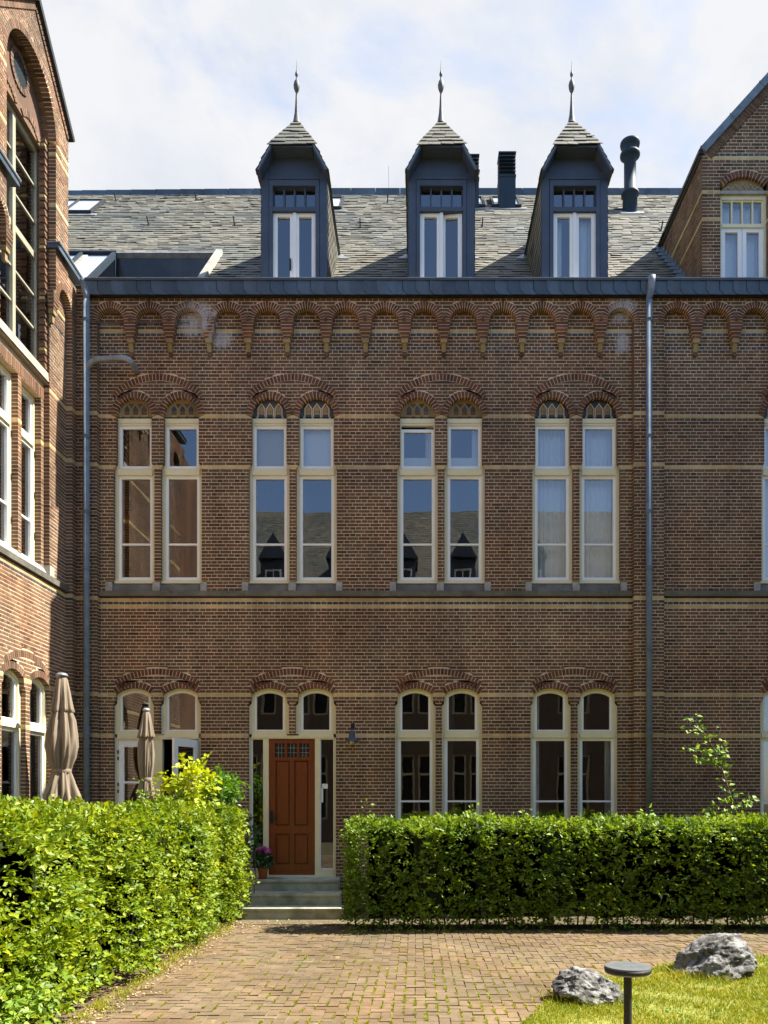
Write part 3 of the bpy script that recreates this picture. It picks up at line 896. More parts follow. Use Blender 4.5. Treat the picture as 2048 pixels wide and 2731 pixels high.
# ---- front door set
def make_door():
    W0, W1 = -.17, -.075
    f = HB(FAC)
    a, b = U(660), U(898)
    zt, zb = zz(1966), 0.60
    f.box(a, a + .055, zb, zt, W0, W1); f.box(b - .055, b, zb, zt, W0, W1)
    f.box(a + .055, b - .055, zt - .02, zt + .035, W0, W1 + .012)
    p0, p1 = U(701), U(714.5); q0, q1 = U(838.5), U(852)
    f.box(p0, p1, zb, zt - .02, W0, W1 + .006); f.box(q0, q1, zb, zt - .02, W0, W1 + .006)
    f.box(a + .055, p0, zb, zb + .10, W0, W1 - .004); f.box(q1, b - .055, zb, zb + .10, W0, W1 - .004)
    fr = f.build('door_frame', [CREAM], main)
    t = HB(FAC); t.box(a, b, 0.566, 0.60, W0, W1 + .05); t.build('threshold', [CREAM], fr)
    for (x0, x1) in ((a + .055, p0), (q1, b - .055)):
        s = HB(FAC); frame_ring(s, x0, x1, zb + .10, zt - .02, .014, W0 + .02, W1 - .02); s.build('sash', [WHITE], fr)
        pane(FAC, x0 + .01, x1 - .01, zb + .11, zt - .03, W1 - .05, fr)
    s = HB(FAC); s.box(q1 + .03, q1 + .13, zz(2103), zz(2090), W1 - .045, W1 - .02); s.box(q1 + .02, q1 + .05, zz(2140), zz(2100), W1 - .045, W1 - .02)
    s.build('intercom', [WHITE], fr)
    # leaf: stiles, rails, recessed fields
    L0, L1 = p1, q0
    zb2, zt2 = 0.605, zt - .02
    wd, wf = W1 - .05, W1 - .012
    base = HB(FAC); base.box(L0, L1, zb2, zt2, wd - .03, wd - .006)
    door = base.build('door', [WOOD], main)
    s = HB(FAC)
    st_ = .105
    g0, g1 = L0 + st_, L1 - st_
    mid = (g0 + g1) / 2
    zr = [zb2, zb2 + .17, zz(2222), zz(2204), zz(2026), zz(2019), zz(1981), zt2]
    s.box(L0, g0, zb2, zt2, wd - .006, wf); s.box(g1, L1, zb2, zt2, wd - .006, wf)
    s.box(g0, g1, zr[0], zr[1], wd - .006, wf - .001); s.box(g0, g1, zr[2], zr[3], wd - .006, wf - .001)
    s.box(g0, g1, zr[4], zr[5], wd - .006, wf - .001); s.box(g0, g1, zr[6], zr[7], wd - .006, wf - .001)
    s.box(mid - .028, mid + .028, zr[1], zr[2], wd - .006, wf - .002); s.box(mid - .028, mid + .028, zr[3], zr[4], wd - .006, wf - .002)
    for e in ((g0 + .155), (g0 + .155) + .06 + .145):
        pass
    tw = (g1 - g0)
    s.box(g0 + tw * .285, g0 + tw * .355, zr[5], zr[6], wd - .006, wf - .002); s.box(g0 + tw * .645, g0 + tw * .715, zr[5], zr[6], wd - .006, wf - .002)
    s.box(L0, L1, zb2 - .003, zb2 + .075, wd, wf + .012)
    s.build('rails_and_stiles', [WOOD], door)
    for (u0, u1) in ((g0 + .0, mid - .028), (mid + .028, g1)):
        for (z0, z1) in ((zr[1], zr[2]), (zr[3], zr[4])):
            k = HB(FAC)
            k.box(u0 + .035, u1 - .035, z0 + .035, z1 - .035, wd - .006, wf - .022); frame_ring(k, u0, u1, z0, z1, .012, wd - .006, wf - .006)
            k.build('panel', [WOOD], door)
    for (u0, u1) in ((g0, g0 + tw * .285), (g0 + tw * .355, g0 + tw * .645), (g0 + tw * .715, g1)):
        pane(FAC, u0, u1, zr[5], zr[6], wd + .002, door, DARKGLASS, 'leaded_pane')
        k = HB(FAC)
        for j in (1, 2):
            x_ = u0 + (u1 - u0) * j / 3; k.box(x_ - .004, x_ + .004, zr[5], zr[6], wd, wd + .008)
            z_ = zr[5] + (zr[6] - zr[5]) * j / 3; k.box(u0, u1, z_ - .004, z_ + .004, wd, wd + .009)
        k.build('lead_cames', [LEAD], door)
    k = HB(FAC); k.box(L0 + .025, L0 + .07, zz(2197), zz(2163), wf, wf + .012)
    k.box(L0 + .04, L0 + .055, zz(2184), zz(2178), wf + .012, wf + .06); k.box(L0 + .04, L0 + .16, zz(2184), zz(2179), wf + .05, wf + .065)
    k.build('door_handle', [DARKM], door)
DARKGLASS = glass_mat('leaded_glass', 0.1, (0.25, 0.3, 0.28))
make_door()

# ---- garden doors left (one shut, one standing open)
def garden_leaf(P, u0, u1, z0, z1, w, name='garden_door'):
    s = HB(P)
    t = .095
    s.box(u0, u0 + t, z0, z1, w - .045, w); s.box(u1 - t, u1, z0, z1, w - .045, w)
    s.box(u0 + t, u1 - t, z0, z0 + .32, w - .045, w - .001); s.box(u0 + t, u1 - t, z1 - .13, z1, w - .045, w - .001)
    zg = zz(2086)
    s.box(u0 + t, u1 - t, zg - .02, zg + .02, w - .04, w - .005)
    d = s.build(name, [WHITE], main)
    pane(P, u0 + t - .005, u1 - t + .005, z0 + .315, z1 - .125, w - .022, d)
    return d
f = HB(FAC)
a, b = U(302), U(534)
f.box(a, a + .055, .6, zz(1966), -.17, -.075); f.box(b - .055, b, .6, zz(1966), -.17, -.075); f.box(U(418.4) - .07, U(418.4) + .07, .6, zz(1966) + .12, -.17, -.074)
f.box(a + .055, b - .055, zz(1966) - .03, zz(1966) + .04, -.17, -.063)
f.box(a, b, .566, .6, -.17, -.03)
f.build('door_frame', [CREAM], main)
ld = garden_leaf(FAC, a + .055, U(418.4) - .07, .605, zz(1966) - .03, -.10)
hg = HB(FAC)
for zh in (zz(2005), zz(2022), zz(2092), zz(2110)): hg.box(a + .045, a + .06, zh - .03, zh + .03, -.10, -.066)
hg.build('hinge', [DARKM], ld)
ang = math.radians(66)      # open outwards, hung on the right jamb
hx, hy = b - .06, 0.07
PO = Panel((hx, hy, 0), (-math.cos(ang), -math.sin(ang), 0), (0, 0, 1), (math.sin(ang), -math.cos(ang), 0))
garden_leaf(PO, 0.0, 0.62, .605, zz(1966) - .05, 0.02)

# ---- eaves gutter clad in slates
GF, GB_ = 0.225, 0.0
g = HB(FAC)
zt, zb = zz(745, -.22), zz(785, -.22)
g.box(-5.60, XR, zb + .02, zt - .03, -.02, GF - .012)
g.box(-5.60, XR, zt - .03, zt, -.06, GF + .03)
gut = g.build('gutter', [NAVY], main)
g = HB(FAC); g.box(-5.60, XR, zt + .001, zt + .012, -.05, GF + .034); g.build('zinc_edge', [STONE_L], gut)
g = HB(FAC); g.box(-5.60, XR, zb - .004, zb + .019, -.02, GF - .03); g.build('soffit', [DARKM], gut)
one = HB(FAC)
sw = 0.222; H_ = zt - .03 - zb
one.hexa([(.07, 0, .008), (sw + .075, 0, .008), (sw + .0, .075, .010), (-.0, .075, .010), (.07, 0, 0), (sw + .075, 0, 0), (sw, .075, 0), (0, .075, 0)])
one.box(0.0, sw - .004, .075, H_, 0.0, .010)
fme = {}
x = -5.62; i = 0
while x < XR - .3:
    if i % 7 not in fme:
        sv = [list(q) for q in one.q]
        o2 = HB(FAC); o2.q = sv; o2.m = [0, 0]; o2.r = [0.0, 0.0]
        fme[i % 7] = o2.mesh('fascia_slate', [FSLATE])
    o = mesh_obj('fascia_slate', fme[i % 7], gut, (x, -(GF - .004), zb))
    o.rotation_euler = (math.radians(2.2 + random.uniform(-.8, 1.2)), 0, math.radians(2.6))
    x += sw + random.uniform(-.006, .01); i += 1

# ---- main roof
TE, TR = 0.0, 6.0
ZE, SL = 10.52, 1.05
SLEN = math.sqrt(1 + SL * SL)
PR_ = Panel((0, TE, ZE), (1, 0, 0), (0, 1 / SLEN, SL / SLEN), (0, -SL / SLEN, 1 / SLEN))
def sT(t): return t * SLEN          # distance along slope for a depth t
def shingles(hb, u0, u1, s0, s1, holes, expo=0.165, wid=0.21, lift=.016, jit=1.5, t=.008):
    k = 0; s = s0
    while s < s1 - .02:
        e = min(s + expo, s1)
        x0 = (k % 2) * wid * .5 + random.uniform(-.03, .03)
        for (a0, a1, b0, b1) in match(u0, u1, holes, s + .002, e - .002):
            lo, hi = max(a0, b0), min(a1, b1)
            lo_, hi_ = min(a0, b0), max(a1, b1)
            n0 = math.floor((lo_ - x0) / wid); x = n0 * wid + x0
            ed = []
            while x < hi_ + wid:
                if lo + .04 < x < hi - .04: ed.append(x)
                x += wid * random.uniform(.82, 1.18)
            eb = [None] + ed + [None]
            for i in range(len(eb) - 1):
                l = (a0, b0) if eb[i] is None else (eb[i] + .002, eb[i] + .002)
                r = (a1, b1) if eb[i + 1] is None else (eb[i + 1] - .002, eb[i + 1] - .002)
                if r[0] - l[0] < .01: continue
                d = random.uniform(-.008, .008) * jit + (.010 * math.sin(l[0] * 1.7 + s * 3.1) + .008 * math.sin(l[0] * 4.3 - s * 1.3)) * min(jit, 1)
                lf = lift + random.uniform(-.003, .006) * jit
                lf2 = lf + random.uniform(-.004, .005) * jit
                if random.random() < .02 * jit: d -= .03; lf += .012
                hb.hexa([(l[0], s + d, lf), (r[0], s + d + random.uniform(-.006, .006) * jit, lf2), (r[1], e + .03, t * .6), (l[1], e + .03, t * .6),
                         (l[0], s + d, lf - t), (r[0], s + d, lf2 - t), (r[1], e + .03, -.004), (l[1], e + .03, -.004)])
        s = e; k += 1
XG = 4.916
LOG = (-5.92, -3.90, 2.0)      # loggia cut into the roof
rh = []
for c in (785, 1177, 1532):
    X = U(c)
    rh.append(pl([(X - .57, -.1), (X + .57, -.1), (X + .57, sT(2.02)), (X - .57, sT(2.02))]))
rh.append(rect(-6.8, LOG[1] + .02, -.1, sT(LOG[2])))
rh.append(pl([(XG, -.1), (XG, sT(2.43)), (6.70, sT(4.35)), (8.48, sT(2.43)), (8.48, -.1)]))
sky_l = (-8.6, -7.36, 4.42, 5.28); sky_s = (-2.6, -1.72, 4.7, 5.45); sky_a = (.98, 1.60, 4.85, 5.5); sky_b = (1.76, 2.44, 4.85, 5.5)
skys = [sky_l, sky_s, sky_a, sky_b]
for q in skys: rh.append(rect(q[0], q[1], sT(q[2]), sT(q[3])))
hr = HB(PR_)
valley = lambda s: -5.86 - s / SLEN
shingles(hr, valley, 12.0, 0.0, sT(TR) - .03, rh)
deck = HB(PR_)
k = 0
ss = np.linspace(0, sT(TR), 40)
for i in range(39):
    for (a0, a1, b0, b1) in match(valley, 12.0, rh, ss[i], ss[i + 1]):
        deck.trap(a0, a1, b0, b1, ss[i], ss[i + 1], -.05, -.006)
roof = deck.build('roof', [DARKM], main)
def split_slates(hb, n, parent, key, name='slate', mass='slates'):
    idx = sorted(range(len(hb.q)), key=lambda i: key(hb.q[i]))[:n]
    for i in idx:
        s = HB(hb.P); s.q = [hb.q[i]]; s.m = [0]; s.r = [hb.r[i]]
        s.build(name, [SLATE], parent)
    ks = set(idx)
    hb.q = [q for i, q in enumerate(hb.q) if i not in ks]; hb.m = [0] * len(hb.q); hb.r = [r for i, r in enumerate(hb.r) if i not in ks]
    hb.build(mass, [SLATE], parent, kind='stuff')
split_slates(hr, 200, roof, lambda q: (0 if -5.5 < q[0][0] < 6 and 0.1 < q[0][1] else 100) + q[0][1])
rb = HB(Panel((0, 2 * TR, ZE), (-1, 0, 0), (0, -1 / SLEN, SL / SLEN), (0, SL / SLEN, 1 / SLEN)))
rb.box(-12, 13, 0, sT(TR), -.05, 0); rb.build('back_roof_slope', [SLATE], main)
# ridge cap in lead rolls, sagging a little to the left
x = -13.0; zr = ZE + SL * TR
while x < 12:
    hbk = HB(FAC)
    dz = -.05 * max(0, (-x - 2) / 6) ** 1.5
    hbk.q = []
    hbk.box(x + .004, x + .596, zr - .14 + dz, zr + .055 + dz, -TR - .13, -TR + .13)
    hbk.build('ridge_cap', [FSLATE], roof)
    x += .6
# roof windows
for q in skys:
    f = HB(PR_)
    frame_ring(f, q[0], q[1], sT(q[2]), sT(q[3]), .055, -.05, .09)
    if q is sky_l: f.box(-8.0, -7.95, sT(q[2]), sT(q[3]), -.05, .088)
    o = f.build('roof_window', [DARKM], roof)
    f = HB(PR_); f.box(q[0] + .05, q[1] - .05, sT(q[2]) + .05, sT(q[3]) - .05, .05, .06); f.build('pane', [ROOFGLASS], roof)
    f = HB(PR_); f.box(q[0] - .08, q[1] + .12, sT(q[2]) - .13, sT(q[2]) - .002, .004, .03); f.build('lead_apron', [LEAD], roof)
# hooks
for px, py in ((310, 538), (524, 536), (397, 603), (626, 604), (1034, 542), (961, 610), (1286, 607), (1762, 618)):
    # solve depth of the roof point behind the pixel
    yy = HY - py; t = (FOC * (ZE - EYE) - yy * DCAM) / (yy - FOC * SL)
    X = ux(px, t)
    s = sT(t)
    f = HB(PR_); f.box(X - .012, X + .012, s, s + .22, .012, .03); f.box(X - .012, X + .012, s - .02, s, .012, .19)
    f.build('roof_hook', [DARKM], roof)
f = HB(FAC); X = ux(1036, 5.6); f.box(X - .003, X + .003, zr - .3, zr + .45, -5.706, -5.70); f.build('lightning_rod', [DARKM], main)

# loggia: glazed left part, open right part
lg = HB(PR_)
s1 = sT(LOG[2]); s0_ = sT(.55)
for u in (-6.55, LOG[0]):
    lg.box(u - .03, u + .03, s0_, s1, -.03, .07)
lg.box(-6.8, LOG[0] + .03, s1 - .06, s1 + .03, -.03, .08)
log = lg.build('roof_terrace_glazing', [TEAL], main)
for (a, b) in ((-6.8, -6.58), (-6.52, LOG[0] - .03)):
    f = HB(PR_); f.box(a, b, s0_, s1 - .06, 0, .01); f.build('pane', [ROOFGLASS], log)
f = HB(PR_); f.box(-6.52, -6.42, s0_ + .1, s1 - .1, .012, .03); f.build('reflected_batten', [STONE_L], log)
f = HB(PR_); f.box(LOG[1] - .03, LOG[1] + .09, s0_, s1 + .04, -.25, .09); f.build('cheek_trim', [STONE_L], log)
f = HB(PR_); f.box(LOG[0] + .03, LOG[1] - .03, s1 - .03, s1 + .05, -.05, .05); f.build('head_trim', [LEAD], log)
zt_ = ZE + SL * LOG[2]
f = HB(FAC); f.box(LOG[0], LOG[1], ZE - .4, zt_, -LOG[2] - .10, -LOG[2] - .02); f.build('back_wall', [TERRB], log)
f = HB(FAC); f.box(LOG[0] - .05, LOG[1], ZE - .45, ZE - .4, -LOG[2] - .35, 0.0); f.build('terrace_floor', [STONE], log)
f = HB(Panel((LOG[0] + .02, 0, 0), (0, 1, 0), (0, 0, 1), (1, 0, 0))); f.prism([(.02, ZE), (LOG[2], ZE), (LOG[2], zt_ - .03)], -.004, .0)
one_sheet(f, 'pane', [GLASS], log)
f = HB(FAC); f.box(LOG[0] - .005, LOG[0] + .035, ZE, zt_ - .1, -LOG[2] + .04, -LOG[2] + .1); f.build('corner_post', [TEAL], log)

# flues
def flue(x0, x1, t, ztop, label=None):
    f = HB(FAC)
    zb_ = ZE + SL * (t - .1)
    f.box(x0, x1, zb_ - .3, ztop - .55, -t - .34, -t)
    fl = f.build('flue', [TEAL], main)
    f = HB(FAC)
    f.box(x0 - .012, x1 + .012, ztop - .03, ztop, -t - .35, -t + .012)
    f.box(x0 + .03, x1 - .03, ztop - .55, ztop - .03, -t - .30, -t - .04)
    for k in range(6):
        z = ztop - .07 - k * .085
        if k < 5: f.hexa([(x0, z - .05, -t + .03), (x1, z - .05, -t + .03), (x1, z, -t - .02), (x0, z, -t - .02), (x0, z - .05, -t - .36), (x1, z - .05, -t - .36), (x1, z, -t - .33), (x0, z, -t - .33)])
    f.box(x0 - .01, x1 + .01, ztop - .58, ztop - .53, -t - .35, -t + .01)
    f.build('louvre_hood', [TEAL], fl)
flue(1.917, 2.30, 4.78, 16.89)
flue(1.06, 1.45, 4.78, 16.83)
def lathe(name, prof, mat, parent=None, loc=(0, 0, 0), n=24, smooth=True, fold=None):
    V = []; F = []
    for k, (r, z) in enumerate(prof):
        for i in range(n):
            a = 2 * math.pi * i / n
            rr = r if fold is None else r * fold(a, z)
            V.append((rr * math.cos(a), rr * math.sin(a), z))
    for k in range(len(prof) - 1):
        for i in range(n):
            j = (i + 1) % n
            F += [k * n + i, k * n + j, (k + 1) * n + j, (k + 1) * n + i]
    return mesh_obj(name, np_mesh(name, np.array(V), F, 4, [mat], smooth=smooth), parent, loc)
tp = 4.65; pxc = ux(1680, tp); zb_ = ZE + SL * tp
ch = lathe('chimney_pipe', [(.165, -.35), (.165, .36), (.20, .37), (.20, .42), (.135, .44), (.135, 1.22), (.19, 1.24), (.225, 1.27), (.225, 1.32), (.16, 1.36), (.16, 1.47), (.215, 1.50), (.225, 1.55), (.22, 1.58), (.0, 1.60)], TEAL, main, (pxc, tp, zb_))
fl_ = HB(PR_); s_ = sT(tp); fl_.box(pxc - .26, pxc + .28, s_ - .32, s_ - .1, .004, .03); fl_.build('lead_apron', [LEAD], roof)

# ---- dormers
def dormer(c, n_open=None, ct=None):
    X = U(c)
    D = HB(FAC)
    hw = .565
    zE, zH = 10.45, 12.60
    # side walls and face boards
    for s in (-1, 1):
        a, b = sorted((X + s * hw, X + s * (hw - .13)))
        D.box(a, b, zE, zH + .1, -.1, 0.02)
        a, b = sorted((X + s * hw * .999, X + s * (hw - .05)))
        D.hexa([(a, zE, -.1), (b, zE, -.1), (b, zH, -.1), (a, zH, -.1), (a, zE, -.35), (b, zE, -.35), (b, zH, -2.05), (a, zH, -2.05)])
    D.box(X - hw + .13, X + hw - .13, zz(482), 12.95, -.1, 0.0)
    dm = D.build('dormer', [NAVY], main)
    # surround of the window
    S = HB(FAC); k = 66.5 * M
    S.box(X - k, X - 57 * M, zE, zz(482), -.1, .035); S.box(X + 57 * M, X + k, zE, zz(482), -.1, .035)
    S.box(X - 57 * M, X + 57 * M, zz(499), zz(482), -.1, .034); S.box(X - k, X + k, zz(482) - .004, zz(478.5), -.1, .05)
    S.box(X - 57 * M, X + 57 * M, zz(566), zz(555), -.1, .03)
    S.build('window_surround', [NAVY], dm)
    T = HB(FAC); frame_ring(T, X - 57 * M, X + 57 * M, zz(555), zz(499), .018, -.1, -.04)
    for j in (-1, 0, 1):
        u = X + j * 28 * M; T.box(u - .013, u + .013, zz(555), zz(499), -.1, -.025)
    T.build('transom_light', [NAVY], dm)
    for j in range(4):
        u0 = X + (-57 + 28.5 * j) * M
        pane(FAC, u0 + .01, u0 + 28.5 * M - .01, zz(554), zz(500), -.075, dm)
    zc0, zc1 = zz(748), zz(567)
    for s in (-1, 1):
        open_ = (n_open == s)
        C = HB(FAC); a, b = (X - 57 * M, X - .004) if s < 0 else (X + .004, X + 57 * M)
        frame_ring(C, a, b, zc0, zc1, 11.5 * M, -.1, -.02, 11 * M, 9 * M)
        if s < 0: C.box(b - .02, b + .035, zc0, zc1, -.05, .0)
        cs = C.build('casement', [WHITE], dm)
        p = pane(FAC, a + 11 * M, b - 11 * M, zc0 + .05, zc1 - .05, -.06, dm)
        if open_:      # stands slightly ajar, turning inwards on its outer stile
            for ob in (cs, p):
                ob.matrix_world = Matrix.Translation((b, .1, 0)) @ Matrix.Rotation(math.radians(-7), 4, 'Z') @ Matrix.Translation((-b, -.1, 0))
        if ct:
            curtain(FAC, a + .02, (a + .18) if s < 0 else b - .02, zc0, zc1 - .02, -.2, dm, folds=3)
    if c == 785:
        kx = X - .012; h = HB(FAC); h.box(kx - .075, kx - .045, zz(720), zz(690), -.02, .01); h.build('window_handle', [DARKM], dm)
    # hood: kicked lower sides, hipped upper roof, soffit boards
    y0 = -.25
    b0, z0 = .60, 12.55; b1, z1 = .372, 12.975; zA = 13.80; yA = .26; yb = 3.2
    lo = []
    H = HB(FAC)
    for s in (-1, 1):
        q = [(X + s * b0, z0), (X + s * b1, z1), (X + s * (b1 - .045), z1 - .015), (X + s * (b0 - .05), z0 - .012)]
        if s > 0: q = q[::-1]
        H.hexa([(*p, .25) for p in q] + [(*p, -2.45) for p in q])
    H.box(X - b1 + .04, X + b1 - .04, z1 - .045, z1 - .02, -.3, .245)
    hd = H.build('hood', [NAVY], dm)
    # drip boards: pale edges
    E = HB(FAC)
    for s in (-1, 1):
        q = [(X + s * (b0 - .012), z0 + .0), (X + s * (b1 - .008), z1 - .004), (X + s * (b1 - .024), z1 - .010), (X + s * (b0 - .03), z0 - .005)]
        if s > 0: q = q[::-1]
        E.hexa([(*p, .262) for p in q] + [(*p, .2502) for p in q])
    E.build('drip_edge', [ZINC], dm)
    # lower side slopes (slated) and upper slopes
    SLT = []
    for s in (-1, 1):
        o = (X + s * b0, 0, z0); dx_, dz_ = -s * (b0 - b1), z1 - z0; L = math.hypot(dx_, dz_)
        V_ = (dx_ / L, 0, dz_ / L); N_ = (s * dz_ / L, 0, abs(dx_) / L)
        Pn = Panel(o, (0, 1, 0), V_, N_); h = HB(Pn)
        shingles(h, y0, 2.4, 0, L, [], .12, .17, .02, .6); h.build('slates', [SLATE], dm, kind='stuff')
        # cheek slates
        Pc = Panel((X + s * hw, 0, 0), (0, 1, 0), (0, 0, 1), (s, 0, 0)); h = HB(Pc)
        shingles(h, lambda z: max(.0, 0), lambda z: max(.05, (z - ZE) / SL), ZE + .05, z0 + .02, [], .16, .2, .018, .6)
        h.build('cheek_slates', [SLATE], dm, kind='stuff')
        # upper side slopes
        dx_, dz_ = -s * b1, zA - z1; L = math.hypot(dx_, dz_)
        Pu = Panel((X + s * b1, 0, z1), (0, 1, 0), (dx_ / L, 0, dz_ / L), (s * dz_ / L, 0, b1 / L)); h = HB(Pu)
        f_ = lambda v, L=L: y0 + (yA - y0) * v / L
        shingles(h, f_, 3.1, 0, L, [], .13, .2, .02, .6)
        h.build('slates', [SLATE], dm, kind='stuff')
        h = HB(Pu); h.trap(y0 + .01, 3.2, yA, 3.2, 0, L, -.03, -.005); h.build('hood_board', [DARKM], dm)
        # hip bead
    dy_, dz_ = yA - y0, zA - z1; L = math.hypot(dy_, dz_)
    Pf = Panel((X, y0, z1), (1, 0, 0), (0, dy_ / L, dz_ / L), (0, -dz_ / L, dy_ / L)); h = HB(Pf)
    shingles(h, lambda v: -(b1 + .02) * (1 - v / L) - .02, lambda v: (b1 + .02) * (1 - v / L) + .02, -.03, L, [], .135, .19, .022, 1.2, .012)
    for q, m_, r_ in zip(h.q, h.m, h.r):
        s1_ = HB(Pf); s1_.q = [q]; s1_.m = [0]; s1_.r = [r_]; s1_.build('slate', [SLATE], dm)
    h = HB(Pf); h.trap(-b1, b1, -.02, .02, 0, L, -.03, -.006); h.build('hood_board', [DARKM], dm)
    # finial
    z = zA - .06
    lathe('finial', [(.075, 0), (.06, .05), (.038, .18), (.026, .33), (.018, .50), (.014, .56), (.03, .57), (.05, .63), (.055, .68), (.042, .74), (.014, .79), (.012, .83), (.026, .85), (.028, .88), (.018, .91), (.007, .95), (.002, 1.12)], LEAD2, dm, (X, yA, z), 14)
    # lead where the cheek meets the slates
    for s in (-1, 1):
        f = HB(PR_); a, b = sorted((X + s * .57, X + s * .80)); s_ = sT(2.0)
        f.trap(a, b, a if s > 0 else b - .06, b if s < 0 else a + .06, s_ - .36, s_ - .06, .018, .03); f.build('lead_soaker', [LEAD], dm)
LEAD2 = mottled('finial_lead', (0.07, 0.07, 0.068), (0.13, 0.125, 0.115), 20, 0.6, 0.2)
dormer(785, None, None); dormer(1177, 1, None); dormer(1532, None, 'sheer')

# ---- brick gable rising above the gutter on the right
gx0, gx1, gc = XG, 8.484, 6.70
gz = lambda u: 13.05 + 1.106 * ((u - gx0) if u < gc else (gx1 - u))
gh = []
hbg, hmg = HB(FAC), HB(FAC)
gw = [5.642, 7.758]
rW = 89.4 * M; zW = zz(454) - rW
for c in gw:
    gh.append(rect(c - .41, c + .41, 10.3, zz(507)))
    gh.append(dome(c, zW, rW, math.asin(.413 / rW), base=zz(507)))
    gh.append(annulus(c, zW, rW - .112, rW, math.asin(.413 / rW)))
lay(hbg, hmg, lambda z: gx0 + max(0, (z - 13.05) / 1.106), lambda z: gx1 - max(0, (z - 13.05) / 1.106), 10.4, 14.9, gh, 0.0, .11,
    {course(418): 1, course(409): 2, course(510): 1, course(583): 1})
for c in gw: ring(hbg, hmg, c, zW, rW - .112, rW, math.asin(.413 / rW), 0.0)
gwall = hmg.build('gable_wall', [MORTAR], main)
hbg.build('brickwork', BM, gwall, kind='stuff')
# soldier header course along the verge and zinc coping
for s in (-1, 1):
    L = math.hypot(1, 1.106); ang_ = math.atan(1.106)
    o = (gx0 if s < 0 else gx1, 0, 13.05)
    U_ = (-s / L, 0, 1.106 / L); V_ = (s * 1.106 / L, 0, 1 / L)
    Pv = Panel(o, U_, V_, (0, -1, 0))
    h = HB(Pv); tot = 1.784 * L
    n = int(tot / .062)
    for i in range(n):
        h.box(i * .062 + .005, i * .062 + .057, -.20, -.06, -.1, .02 + random.uniform(-.002, .002))
    h.build('verge_bricks', BM, gwall, kind='stuff')
    h = HB(Pv); h.box(0, tot, -.195, -.05, -.11, .012); h.build('verge_mortar', [MORTAR], gwall)
    j = 0
    while j * .75 < tot:
        h = HB(Pv); h.box(j * .75 + .004, min((j + 1) * .75, tot + .03), -.06, .06, -.35, .06); h.box(j * .75, j * .75 + .02, -.062, .066, -.35, .068)
        h.build('zinc_coping', [ZINC], gwall); j += 1
# cheek walls of the gable
for s, X0 in ((-1, gx0), (1, gx1)):
    Pc = Panel((X0, 0, 0), (0, 1, 0), (0, 0, 1), (s, 0, 0))
    a, b = HB(Pc), HB(Pc)
    lay(a, b, 0.0, lambda z: max(.03, (z - ZE) / SL), 10.5, 13.03, [], 0.0, .1, {course(583): 1, course(510): 1})
    b.build('cheek_wall', [MORTAR], gwall); a.build('cheek_brickwork', BM, gwall, kind='stuff')
# gable roof slopes and lead steps
for s in (-1, 1):
    X0 = gx0 if s < 0 else gx1
    L = math.hypot(1, 1.106)
    Pg = Panel((X0 - (-s) * 0, 0, 13.05), (0, 1, 0), (-s / L, 0, 1.106 / L), (s * 1.106 / L, 0, 1 / L))
    h = HB(Pg)
    shingles(h, .02, lambda v: 2.43 + v / L * 1.106 / SL, -.08, 1.784 * L, [], .16, .22, .02, .8); h.build('slates', [SLATE], gwall, kind='stuff')
    h = HB(Pg); h.trap(.0, 2.43, .0, 4.4, -.08, 1.784 * L, -.05, -.006); h.build('gable_deck', [DARKM], gwall)
    for i in range(13):
        t0 = .12 + i * .178
        z0 = ZE + SL * t0
        h = HB(Panel((X0 + s * .004, 0, 0), (0, 1, 0), (0, 0, 1), (s, 0, 0)))
        h.prism([(t0, z0 - .05), (t0 + .185, z0 + .12), (t0 + .155, z0 + .20), (t0 - .03, z0 + .13)], 0, .012)
        h.build('lead_step', [ZINC], gwall)
        h = HB(PR_); x0, x1 = sorted((X0, X0 + s * .20))
        h.trap(x0, x1, x0 if s > 0 else x0 + .08, x1 if s < 0 else x1 - .08, sT(t0), sT(t0 + .15), .022, .034); h.build('lead_step', [ZINC], gwall)
    h = HB(Panel((X0 + s * .02, 0, 0), (0, 1, 0), (0, 0, 1), (s, 0, 0))); h.box(-.03, 2.5, 13.0, 13.07, -.02, .045); h.build('verge_board', [DARKM], gwall)
